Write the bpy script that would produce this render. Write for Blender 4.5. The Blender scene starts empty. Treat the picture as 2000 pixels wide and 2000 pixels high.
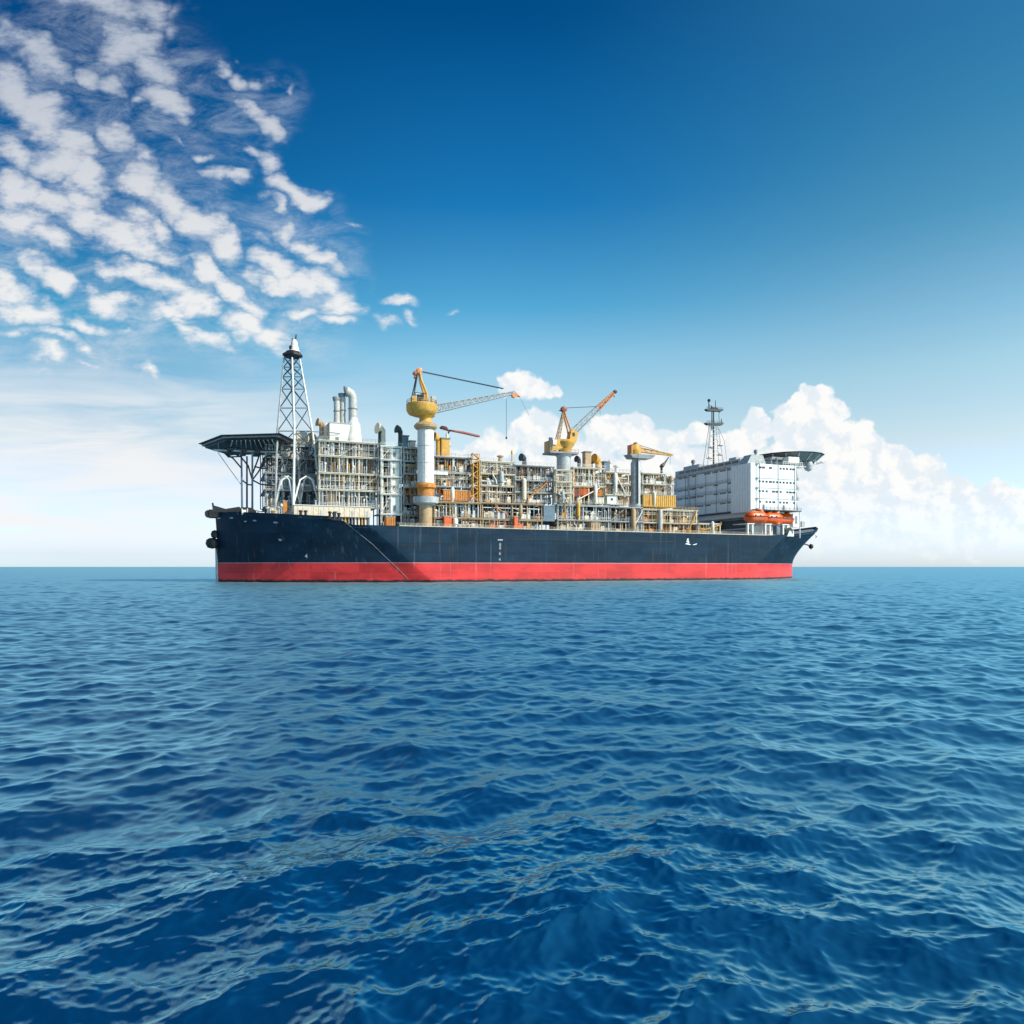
import bpy, math, random
import numpy as np
from mathutils import Vector

S = bpy.context.scene
COL = S.collection
R = math.radians

# ------------------------------------------------------------------ camera
CAM_H, FPX, HZ = 5.4, 1444.4, 1107.0          # eye height, focal length and horizon row (2000 px frame)
cam = bpy.data.cameras.new('camera')
cam.lens, cam.sensor_width = 26.0, 36.0
cam.shift_y = 0.0535
cam.clip_start, cam.clip_end = 0.5, 120000.0
co = bpy.data.objects.new('camera', cam)
COL.objects.link(co)
co.location = (0, 0, CAM_H)
co.rotation_euler = (R(90), 0, 0)
S.camera = co

# ------------------------------------------------------------------ light
SUN_AZ, SUN_EL = R(-25), R(37)                 # azimuth from +X towards +Y
sd = Vector((math.cos(SUN_AZ) * math.cos(SUN_EL), math.sin(SUN_AZ) * math.cos(SUN_EL), math.sin(SUN_EL)))
sun = bpy.data.lights.new('sun', 'SUN')
sun.energy, sun.angle, sun.color = 5.0, R(0.5), (1.0, 0.91, 0.77)
so = bpy.data.objects.new('sun', sun)
COL.objects.link(so)
so.rotation_euler = sd.to_track_quat('Z', 'Y').to_euler()
S.view_settings.view_transform = 'Standard'
S.view_settings.look = 'None'
S.view_settings.exposure = 0.0
S.view_settings.gamma = 1.0

# ------------------------------------------------------------------ node helpers
class NT:
    def __init__(s, tree):
        s.t = tree
        s.n = tree.nodes
    def new(s, kind, **kw):
        n = s.n.new(kind)
        for k, v in kw.items():
            setattr(n, k, v)
        return n
    def put(s, sock, v):
        if isinstance(v, bpy.types.NodeSocket):
            s.t.links.new(v, sock)
        elif v is not None:
            try:
                sock.default_value = v
            except Exception:
                sock.default_value = (*v, 1.0)
    def math(s, op, a, b=None, c=None, clamp=False):
        n = s.new('ShaderNodeMath', operation=op, use_clamp=clamp)
        for i, v in enumerate((a, b, c)):
            s.put(n.inputs[i], v)
        return n.outputs[0]
    def vmath(s, op, a, b=None):
        n = s.new('ShaderNodeVectorMath', operation=op)
        s.put(n.inputs[0], a)
        s.put(n.inputs[1], b)
        return n.outputs[0]
    def mix(s, f, a, b, mode='MIX'):
        n = s.new('ShaderNodeMix', data_type='RGBA', blend_type=mode)
        s.put(n.inputs[0], f)
        s.put(n.inputs[6], a)
        s.put(n.inputs[7], b)
        return n.outputs[2]
    def rng(s, v, a, b, c=0.0, d=1.0, kind='SMOOTHSTEP'):
        n = s.new('ShaderNodeMapRange', interpolation_type=kind)
        s.put(n.inputs[0], v)
        for i, q in enumerate((a, b, c, d)):
            s.put(n.inputs[i + 1], q)
        return n.outputs[0]
    def noise(s, vec, scale, detail=4, rough=0.5, dist=0.0):
        n = s.new('ShaderNodeTexNoise')
        s.put(n.inputs['Vector'], vec)
        n.inputs['Scale'].default_value = scale
        n.inputs['Detail'].default_value = detail
        n.inputs['Roughness'].default_value = rough
        n.inputs['Distortion'].default_value = dist
        return n.outputs[0]
    def mapping(s, vec, loc=(0, 0, 0), rot=(0, 0, 0), scale=(1, 1, 1), kind='POINT'):
        n = s.new('ShaderNodeMapping', vector_type=kind)
        s.put(n.inputs[0], vec)
        n.inputs['Location'].default_value = loc
        n.inputs['Rotation'].default_value = rot
        n.inputs['Scale'].default_value = scale
        return n.outputs[0]

# ------------------------------------------------------------------ sky (world)
W = bpy.data.worlds.new('World')
S.world = W
W.use_nodes = True
W.node_tree.nodes.clear()
g = NT(W.node_tree)
out = g.new('ShaderNodeOutputWorld')
bg = g.new('ShaderNodeBackground')
g.t.links.new(bg.outputs[0], out.inputs[0])
sky = g.new('ShaderNodeTexSky', sky_type='NISHITA')
sky.sun_disc = False
sky.sun_elevation = SUN_EL
sky.sun_rotation = R(90) - SUN_AZ
sky.air_density, sky.dust_density, sky.ozone_density, sky.altitude = 1.0, 0.6, 3.0, 0.0
tc = g.new('ShaderNodeTexCoord')
sp = g.new('ShaderNodeSeparateXYZ')
g.put(sp.inputs[0], tc.outputs['Generated'])
dx, dy, dz = sp.outputs
ady = g.math('MAXIMUM', g.math('ABSOLUTE', dy), 0.12)
U = g.math('DIVIDE', dx, ady)
V = g.math('DIVIDE', dz, ady)
cb = g.new('ShaderNodeCombineXYZ')
g.put(cb.inputs[0], U)
g.put(cb.inputs[1], V)
UV = cb.outputs[0]
el = g.math('MAXIMUM', dz, 0.0)
# deeper, more saturated blue overhead (a polarised, saturated picture), pale near the horizon
hs = g.new('ShaderNodeHueSaturation')
hs.inputs['Saturation'].default_value = 1.0
g.put(hs.inputs['Color'], sky.outputs[0])
SKYCOL = hs.outputs[0]
TINT = {
    'left': [(0.0, (1.25, 1.50, 1.95)), (0.016, (1.05, 1.17, 1.65)), (0.148, (1.58, 1.25, 1.03)), (0.282, (0.28, 0.98, 1.00)), (0.379, (0.02, 0.55, 0.82)), (0.534, (0.003, 0.35, 0.64))],
    'mid': [(0.0, (1.55, 1.75, 2.4)), (0.02, (1.46, 1.57, 2.08)), (0.11, (1.89, 1.51, 1.34)), (0.175, (2.10, 1.79, 1.38)), (0.271, (1.40, 1.81, 1.52)), (0.331, (0.56, 1.46, 1.45)),
            (0.44, (0.10, 0.90, 1.24)), (0.532, (0.04, 0.68, 1.03)), (0.60, (0.003, 0.46, 0.80))],
    'right': [(0.0, (1.55, 1.82, 2.4)), (0.016, (1.49, 1.67, 2.28)), (0.15, (1.97, 1.67, 1.35)), (0.233, (1.66, 1.74, 1.37)), (0.286, (1.22, 1.57, 1.34)), (0.384, (0.52, 1.18, 1.13)),
              (0.47, (0.28, 0.97, 1.04)), (0.538, (0.20, 0.84, 1.0))]}
def tint_ramp(items):
    r_ = g.new('ShaderNodeValToRGB')
    cr = r_.color_ramp
    while len(cr.elements) < len(items):
        cr.elements.new(0.5)
    for e, (p, c) in zip(cr.elements, items):
        e.position = p
        e.color = (*[v / 2.4 for v in c], 1)
    g.put(r_.inputs[0], el)
    return r_.outputs[0]
TN = g.mix(g.rng(U, -0.62, 0.0), tint_ramp(TINT['left']), tint_ramp(TINT['mid']))
TN = g.mix(g.rng(U, 0.0, 0.64), TN, tint_ramp(TINT['right']))
SKYT = g.mix(1.0, SKYCOL, TN, 'MULTIPLY')
SKYT = g.mix(1.0, SKYT, (2.4 * 0.12, 2.4 * 0.12, 2.4 * 0.12, 1), 'MULTIPLY')

def uv(px, py):
    return (px - 1000.0) / FPX, (HZ - py) / FPX

def blobs(items, vec):
    acc = None
    for (px, py, rx, ry, rot, *w) in items:
        u, v = uv(px, py)
        m = g.mapping(vec, (u, v, 0), (0, 0, R(-rot)), (rx / FPX, ry / FPX, 1), 'TEXTURE')
        gr = g.new('ShaderNodeTexGradient', gradient_type='SPHERICAL')
        g.put(gr.inputs[0], m)
        f = gr.outputs['Fac']
        if w:
            f = g.math('MULTIPLY', f, w[0])
        acc = f if acc is None else g.math('MAXIMUM', acc, f)
    return acc

# fair weather altocumulus, upper left
ALTO = [(200, 5, 120, 46, 5, .8), (290, 20, 90, 50, 20, .6), (255, 85, 75, 52, 55), (300, 140, 70, 40, 50, .9), (235, 110, 60, 50, 40, .7), (60, 85, 110, 40, 25, .8), (100, 125, 90, 42, 28, .8), (20, 70, 60, 50, 30, .7),
        (180, 150, 44, 30, 30, .8), (215, 165, 36, 30, 40, .7), (320, 210, 78, 30, 22, .95), (255, 205, 46, 18, 15, .5), (350, 232, 50, 20, 10, .7),
        (30, 185, 110, 54, 40), (85, 235, 110, 50, 40), (140, 275, 90, 38, 36, .9), (75, 200, 90, 40, 30, .8), (225, 270, 75, 34, 45, .75), (275, 310, 62, 28, 42, .7), (30, 305, 80, 34, 20, .85), (110, 320, 84, 40, 10),
        (175, 345, 70, 40, 25), (40, 375, 90, 44, 22), (100, 400, 80, 36, 20, .9), (160, 385, 70, 34, 15, .8), (35, 435, 90, 36, 20), (100, 465, 80, 30, 15, .9), (280, 365, 70, 44, 35), (340, 400, 80, 42, 35), (395, 440, 80, 40, 35),
        (450, 482, 64, 34, 35), (180, 430, 90, 34, 18), (250, 465, 90, 36, 20), (300, 490, 80, 30, 15, .9), (260, 425, 70, 26, 20, .7), (310, 460, 60, 28, 30, .8), (60, 515, 60, 24, 20, .8), (110, 535, 70, 30, 25),
        (260, 530, 80, 26, 20), (310, 555, 80, 30, 25), (360, 585, 70, 28, 22, .9), (400, 530, 64, 34, 45), (440, 570, 74, 36, 40), (480, 600, 60, 26, 20, .9), (215, 585, 62, 26, 25, .9), (190, 565, 40, 18, 15, .6), (250, 600, 44, 20, 20, .7),
        (25, 570, 80, 34, 25), (60, 605, 90, 32, 15), (30, 640, 80, 20, 8, .6), (170, 628, 66, 20, 15, .9), (215, 640, 50, 18, 15, .7), (120, 655, 90, 20, 14, .75), (330, 612, 70, 22, 10), (390, 608, 62, 24, 10, .9), (350, 632, 60, 16, 5, .6),
        (480, 640, 74, 28, 15), (530, 660, 66, 26, 15), (560, 680, 40, 12, 5, .5), (370, 652, 50, 16, 15, .7), (415, 668, 70, 20, 12, .9), (90, 690, 66, 24, 10, .75), (60, 700, 50, 16, 5, .5), (190, 682, 60, 20, 10, .7), (230, 690, 44, 14, 8, .5), (285, 720, 44, 16, 12, .8),
        (70, 725, 50, 12, 8, .5), (190, 712, 60, 12, 5, .45), (540, 520, 60, 30, 25), (575, 550, 80, 32, 15), (530, 545, 60, 24, 10, .8), (620, 555, 60, 30, 15, .9), (650, 590, 66, 34, 10), (680, 610, 50, 26, 5, .9), (660, 640, 60, 14, 5, .8), (590, 620, 56, 16, 8, .8), (635, 515, 66, 24, 25, .9),
        (600, 475, 60, 24, 30, .85), (560, 450, 44, 26, 45, .8), (520, 470, 44, 22, 15, .5), (575, 375, 70, 26, 18), (610, 392, 50, 18, 12, .8), (535, 400, 40, 20, 45, .7), (515, 385, 30, 16, 20, .5), (520, 320, 50, 24, 28, .9), (485, 300, 50, 16, 25, .6),
        (440, 342, 62, 16, 8, .75), (400, 303, 44, 16, 15, .7), (350, 275, 60, 18, 25, .45), (435, 125, 40, 18, 40, .75), (470, 150, 50, 20, 40, .75), (500, 160, 30, 22, 20, .6), (495, 215, 50, 20, 45, .7), (530, 250, 56, 24, 35, .85), (470, 190, 30, 14, 20, .45),
        (555, 185, 24, 14, 60, .5), (470, 102, 30, 12, 20, .4), (660, 622, 60, 14, 5, .7), (775, 592, 42, 13, 3, .85), (752, 632, 44, 12, 5, .7), (800, 622, 30, 11, 15, .55), (690, 445, 36, 12, 18, .55), (455, 403, 30, 12, 20, .35), (885, 602, 26, 8, 0, .5), (330, 60, 40, 50, 60, .45), (345, 20, 36, 40, 60, .4)]
wn = g.new('ShaderNodeTexNoise')
g.put(wn.inputs['Vector'], UV)
wn.inputs['Scale'].default_value = 15.0
wn.inputs['Detail'].default_value = 4
UVw = g.vmath('ADD', UV, g.mapping(g.vmath('SUBTRACT', wn.outputs[1], (0.5, 0.5, 0.5)), scale=(0.085, 0.065, 0)))
am = blobs([(px, py, rx * 1.2, ry * 1.4, rot, *w) for px, py, rx, ry, rot, *w in ALTO], UVw)
rotv = g.mapping(UV, rot=(0, 0, R(20)), scale=(1, 2.2, 1))
an = g.noise(rotv, 17.0, 7, 0.62, 0.25)
an2 = g.noise(rotv, 60.0, 5, 0.65, 0.2)
ad = g.math('ADD', g.math('MULTIPLY', am, 1.55), g.math('MULTIPLY', g.math('SUBTRACT', an, 0.53), 1.9))
ad = g.math('ADD', ad, g.math('MULTIPLY', g.math('SUBTRACT', an2, 0.5), 0.8))
ad = g.math('MULTIPLY', ad, g.rng(am, 0.0, 0.5))
alto = g.rng(ad, 0.0, 1.25, 0.0, 0.97)
# thin broken veil between the puffs
reg = blobs([(40, 330, 420, 300, 35), (230, 130, 330, 190, 30), (330, 480, 420, 230, 35), (560, 520, 210, 190, 40), (90, 600, 330, 190, 10), (490, 230, 120, 140, 45), (420, 620, 330, 110, 10)], UVw)
vt = g.math('ADD', g.noise(rotv, 12.0, 8, 0.66, 0.5), g.math('MULTIPLY', g.math('SUBTRACT', an2, 0.5), 0.2))
alto = g.math('MAXIMUM', alto, g.math('MULTIPLY', g.rng(vt, 0.36, 0.80), g.rng(reg, 0.05, 0.55, 0.0, 0.66)))
# thin veil streaks, low on the left
vv = g.mapping(UV, scale=(1.6, 12, 1))
vn = g.noise(vv, 2.2, 6, 0.55, 0.6)
veil = g.math('MULTIPLY', g.rng(vn, 0.30, 0.66), g.math('MULTIPLY', g.rng(U, -0.05, -0.6), g.math('MULTIPLY', g.rng(V, 0.33, 0.16), g.rng(V, 0.0, 0.07))))
veil = g.math('MULTIPLY', veil, 0.95)
# cumulus bank, low on the right
CUM = [(1600, 782, 50, 46, 0), (1562, 808, 58, 46, 0), (1625, 812, 46, 40, 0), (1545, 845, 60, 52, 0), (1600, 860, 90, 80, 0), (1680, 862, 60, 55, 0),
       (1740, 905, 66, 58, 0), (1690, 940, 150, 110, 0), (1810, 930, 62, 52, 0), (1860, 975, 80, 56, 0), (1945, 970, 55, 40, 0), (1990, 985, 60, 45, 0),
       (1760, 1010, 200, 95, 0), (1900, 1020, 150, 60, 0), (1480, 832, 42, 44, 0), (1440, 870, 70, 52, 0), (1360, 848, 42, 40, 0), (1310, 870, 52, 45, 0),
       (1240, 838, 52, 48, 0), (1190, 850, 60, 58, 0), (1270, 880, 80, 55, 0), (1130, 900, 110, 70, 0), (1060, 860, 70, 70, 0), (1030, 840, 50, 45, 0),
       (1000, 748, 40, 36, 0, .62), (1040, 762, 64, 40, 0, .62), (1075, 764, 36, 32, 0, .55), (960, 880, 70, 50, 0), (900, 905, 60, 40, 0), (1400, 960, 300, 110, 0),
       (1640, 980, 200, 140, 0), (1850, 1030, 240, 80, 0), (1150, 960, 260, 90, 0), (1620, 900, 120, 110, 0), (1720, 960, 130, 100, 0), (1560, 890, 80, 80, 0)]
cwn = g.new('ShaderNodeTexNoise')
g.put(cwn.inputs['Vector'], UV)
cwn.inputs['Scale'].default_value = 26.0
cwn.inputs['Detail'].default_value = 3
UVc = g.vmath('ADD', UV, g.mapping(g.vmath('SUBTRACT', cwn.outputs[1], (0.5, 0.5, 0.5)), scale=(0.045, 0.04, 0)))
cm = blobs(CUM, UVc)
vor = g.new('ShaderNodeTexVoronoi', feature='SMOOTH_F1')
g.put(vor.inputs['Vector'], UVc)
vor.inputs['Scale'].default_value = 42.0
vor.inputs['Smoothness'].default_value = 0.4
bill = g.math('SUBTRACT', 0.5, vor.outputs['Distance'])
cn = g.noise(UV, 30.0, 8, 0.62)
cd = g.math('ADD', cm, g.math('MULTIPLY', bill, 0.15))
cd = g.math('ADD', cd, g.math('MULTIPLY', g.math('SUBTRACT', cn, 0.5), 0.62))
cum = g.rng(cd, 0.17, 0.34)
cum = g.math('MULTIPLY', cum, g.rng(V, 0.0, 0.12, 0.25, 0.96))
shade = g.rng(g.math('ADD', g.math('MULTIPLY', g.math('SUBTRACT', cn, g.noise(g.mapping(UV, loc=(-0.012, -0.010, 0)), 30.0, 8, 0.62)), 1.6), g.noise(UV, 12.0, 4, 0.55)), 0.30, 0.66)
CUMCOL = g.mix(shade, (0.80, 0.87, 0.93, 1), (1.0, 0.99, 0.97, 1))
ALTOCOL = g.mix(g.rng(V, 0.25, 0.75), (0.92, 0.92, 0.91, 1), (0.50, 0.55, 0.64, 1))
ALTOCOL = g.mix(g.rng(g.math('ADD', ad, g.math('SUBTRACT', an, 0.5)), 0.3, 1.2), g.mix(0.45, ALTOCOL, (0.42, 0.56, 0.74, 1)), ALTOCOL)
front = g.rng(dy, 0.0, 0.15)
c1 = g.mix(veil, SKYT, (0.92, 0.92, 0.92, 1))
c2 = g.mix(g.math('MULTIPLY', alto, front), c1, ALTOCOL)
c3 = g.mix(g.math('MULTIPLY', cum, front), c2, CUMCOL)
g.put(bg.inputs[0], c3)
bg.inputs[1].default_value = 1.0

# ------------------------------------------------------------------ materials
def principled(name):
    m = bpy.data.materials.new(name)
    m.use_nodes = True
    m.node_tree.nodes.clear()
    t = NT(m.node_tree)
    o = t.new('ShaderNodeOutputMaterial')
    p = t.new('ShaderNodeBsdfPrincipled')
    t.t.links.new(p.outputs[0], o.inputs[0])
    return m, t, p

def paint(name, col, rough=0.5, var=0.22, rust=0.12, streak=0.25, metal=0.0):
    m, t, p = principled(name)
    tcn = t.new('ShaderNodeTexCoord')
    ob = tcn.outputs['Object']
    n1 = t.noise(ob, 0.9, 5, 0.6)
    n2 = t.noise(t.mapping(ob, scale=(2.2, 2.2, 0.16)), 1.0, 5, 0.65)
    dark = tuple(c * (1 - var) for c in col)
    lite = tuple(min(0.9, c * (1 + var * 0.6)) for c in col)
    c = t.mix(t.rng(n1, 0.3, 0.7), (*dark, 1), (*lite, 1))
    c = t.mix(t.math('MULTIPLY', t.rng(n2, 0.5, 0.75), streak), c, (*[q * 0.45 for q in col], 1))
    if rust > 0:
        n3 = t.noise(t.mapping(ob, scale=(1.6, 1.6, 0.35)), 0.7, 7, 0.68)
        c = t.mix(t.math('MULTIPLY', t.rng(n3, 0.56, 0.70), rust * 3.0, clamp=True), c, (0.16, 0.065, 0.025, 1))
    t.put(p.inputs['Base Color'], c)
    t.put(p.inputs['Roughness'], t.rng(n1, 0.2, 0.8, rough - 0.08, rough + 0.12))
    p.inputs['Metallic'].default_value = metal
    return m

M = {
    'white': paint('white_paint', (0.80, 0.78, 0.73), 0.45, 0.10, 0.05, 0.15),
    'brightwhite': paint('deckhouse_white_paint', (0.82, 0.82, 0.81), 0.4, 0.05, 0.02, 0.08),
    'cream': paint('cream_paint', (0.74, 0.63, 0.48), 0.5, 0.15, 0.10, 0.2),
    'lightgrey': paint('light_grey_paint', (0.46, 0.47, 0.47), 0.5, 0.2, 0.10, 0.25),
    'grey': paint('grey_paint', (0.25, 0.26, 0.27), 0.5, 0.25, 0.10, 0.3),
    'bluegrey': paint('blue_grey_paint', (0.13, 0.19, 0.25), 0.5, 0.25, 0.06, 0.3),
    'dark': paint('dark_grey_paint', (0.045, 0.05, 0.06), 0.55, 0.3, 0.06, 0.2),
    'black': paint('black_paint', (0.014, 0.015, 0.018), 0.5, 0.3, 0.04, 0.2),
    'yellow': paint('ochre_yellow_paint', (0.66, 0.35, 0.06), 0.5, 0.2, 0.12, 0.3),
    'amber': paint('amber_paint', (0.60, 0.22, 0.03), 0.5, 0.25, 0.15, 0.3),
    'orange': paint('safety_orange_paint', (0.72, 0.13, 0.02), 0.4, 0.12, 0.03, 0.1),
    'lifeboat': paint('lifeboat_orange', (0.88, 0.115, 0.012), 0.3, 0.08, 0.0, 0.05),
    'redbrown': paint('red_brown_paint', (0.30, 0.075, 0.055), 0.5, 0.2, 0.1, 0.2),
    'steel': paint('galvanised_steel', (0.46, 0.46, 0.46), 0.45, 0.2, 0.06, 0.2, 0.1),
    'rope': paint('wire_rope', (0.10, 0.13, 0.18), 0.6, 0.1, 0.0, 0.0),
    'heligrey': paint('grey_helideck_paint', (0.17, 0.19, 0.185), 0.6, 0.3, 0.1, 0.3),
    'deckgreen': paint('green_deck_paint', (0.10, 0.14, 0.125), 0.6, 0.25, 0.08, 0.2),
    'tan': paint('tan_paint', (0.50, 0.33, 0.18), 0.5, 0.2, 0.2, 0.3),
    'stack': paint('pale_stack_paint', (0.52, 0.50, 0.47), 0.5, 0.2, 0.08, 0.3),
    'rust': paint('rusty_steel', (0.22, 0.10, 0.05), 0.7, 0.3, 0.2, 0.3),
}
def glass_mat():
    m, t, p = principled('dark_window_glass')
    p.inputs['Base Color'].default_value = (0.02, 0.03, 0.04, 1)
    p.inputs['Roughness'].default_value = 0.12
    return m
M['glass'] = glass_mat()
def cladding(name, lo, hi):
    m, t, p = principled(name)
    ob = t.new('ShaderNodeTexCoord').outputs['Object']
    n1 = t.noise(t.mapping(ob, scale=(2.4, 0.6, 0.05)), 1.0, 6, 0.7)
    n2 = t.noise(t.mapping(ob, scale=(0.5, 0.5, 0.25)), 1.0, 4, 0.6)
    c = t.mix(t.rng(n1, 0.36, 0.64), (*lo, 1), (*hi, 1))
    c = t.mix(t.math('MULTIPLY', t.rng(n2, 0.5, 0.7), 0.5), c, (*[q * 0.5 for q in lo], 1))
    t.put(p.inputs['Base Color'], c)
    p.inputs['Roughness'].default_value = 0.6
    bp = t.new('ShaderNodeBump')
    bp.inputs['Strength'].default_value = 0.6
    bp.inputs['Distance'].default_value = 0.15
    t.put(bp.inputs['Height'], n1)
    t.put(p.inputs['Normal'], bp.outputs[0])
    return m
M['cladding'] = cladding('streaked_grey_cladding', (0.06, 0.065, 0.07), (0.38, 0.37, 0.35))
M['shadeclad'] = cladding('interior_shade_cladding', (0.012, 0.017, 0.022), (0.07, 0.09, 0.11))  # near-black tone paints the shade deep inside the modules
M['craneorange'] = paint('crane_orange_paint', (0.72, 0.24, 0.05), 0.45, 0.15, 0.06, 0.2)

def hull_mat(name, base, seam, patch, zline=None, spec=0.35):
    m, t, p = principled(name)
    tcn = t.new('ShaderNodeTexCoord')
    ob = tcn.outputs['Object']
    spx = t.new('ShaderNodeSeparateXYZ')
    t.put(spx.inputs[0], ob)
    n1 = t.noise(t.mapping(ob, scale=(0.09, 0.09, 0.22)), 1.0, 5, 0.6)
    c = t.mix(t.rng(n1, 0.34, 0.66), (*[q * 0.82 for q in base], 1), (*[q * 1.18 for q in base], 1))
    # plating: large welded panels, slightly different in tone
    bk = t.new('ShaderNodeTexBrick')
    t.put(bk.inputs['Vector'], t.mapping(ob, rot=(R(90), 0, 0)))
    cbx = t.new('ShaderNodeCombineXYZ')
    t.put(cbx.inputs[0], spx.outputs[0])
    t.put(cbx.inputs[1], spx.outputs[2])
    t.put(bk.inputs['Vector'], cbx.outputs[0])
    bk.inputs['Color1'].default_value = (0.80, 0.80, 0.80, 1)
    bk.inputs['Color2'].default_value = (1.12, 1.12, 1.12, 1)
    bk.inputs['Mortar'].default_value = (0.55, 0.55, 0.55, 1)
    bk.inputs['Scale'].default_value = 1.0
    bk.inputs['Mortar Size'].default_value = 0.05
    bk.inputs['Mortar Smooth'].default_value = 0.3
    bk.inputs['Brick Width'].default_value = 15.5
    bk.inputs['Row Height'].default_value = 3.4
    bk.offset = 0.0
    c = t.mix(0.75, c, bk.outputs['Color'], 'MULTIPLY')
    # vertical run marks, pale and rusty
    n2 = t.noise(t.mapping(ob, scale=(0.75, 0.75, 0.035)), 1.0, 4, 0.6)
    c = t.mix(t.math('MULTIPLY', t.rng(n2, 0.58, 0.72), 0.45), c, (*patch, 1))
    n3 = t.noise(t.mapping(ob, loc=(31, 7, 3), scale=(0.9, 0.9, 0.07)), 1.0, 6, 0.65)
    c = t.mix(t.math('MULTIPLY', t.rng(n3, 0.58, 0.69), 0.55), c, (*seam, 1))
    n4 = t.noise(ob, 0.55, 8, 0.72)
    c = t.mix(t.math('MULTIPLY', t.rng(n4, 0.60, 0.72), 0.35), c, (*[q * 0.6 for q in base], 1))
    if zline:
        z = spx.outputs[2]
        w = t.math('MULTIPLY', t.rng(z, zline - 0.16, zline - 0.10), t.rng(z, zline + 0.16, zline + 0.10))
        c = t.mix(t.math('MULTIPLY', w, 0.8), c, (0.75, 0.55, 0.55, 1))
    # wet, slimy band just above the water with an uneven edge
    zz = t.math('ADD', spx.outputs[2], t.math('MULTIPLY', t.math('SUBTRACT', t.noise(t.mapping(ob, scale=(0.35, 0.35, 0.1)), 1.0, 5, 0.6), 0.5), 1.6))
    c = t.mix(t.rng(zz, 1.15, 0.55), c, (0.030, 0.018, 0.016, 1))
    t.put(p.inputs['Base Color'], c)
    t.put(p.inputs['Roughness'], t.rng(n1, 0.2, 0.8, 0.45, 0.6))
    p.inputs['Specular IOR Level'].default_value = spec
    bp = t.new('ShaderNodeBump')
    bp.inputs['Strength'].default_value = 0.25
    bp.inputs['Distance'].default_value = 0.3
    t.put(bp.inputs['Height'], t.noise(ob, 0.35, 3, 0.5))
    t.put(p.inputs['Normal'], bp.outputs[0])
    return m
M['navy'] = hull_mat('navy_hull_paint', (0.012, 0.032, 0.057), (0.11, 0.05, 0.03), (0.095, 0.125, 0.15), spec=0.12)
M['red'] = hull_mat('red_antifouling_paint', (0.76, 0.042, 0.043), (0.30, 0.06, 0.05), (0.62, 0.22, 0.21), 6.85)

# ------------------------------------------------------------------ ship frame
SH = R(22.0)
CS, SN = math.cos(SH), math.sin(SH)
OX, OY = -35.6, 253.6
def world(a, b, z):
    return Vector((OX + CS * a - SN * b, OY + SN * a + CS * b, z))
def depth(a, b):
    return OY + SN * a + CS * b
def A(px, b):
    k = (px - 1000.0) / FPX
    return (k * (OY + CS * b) - OX + SN * b) / (CS - k * SN)
def Z(py, a, b):
    return CAM_H + (HZ - py) / FPX * depth(a, b)

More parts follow.
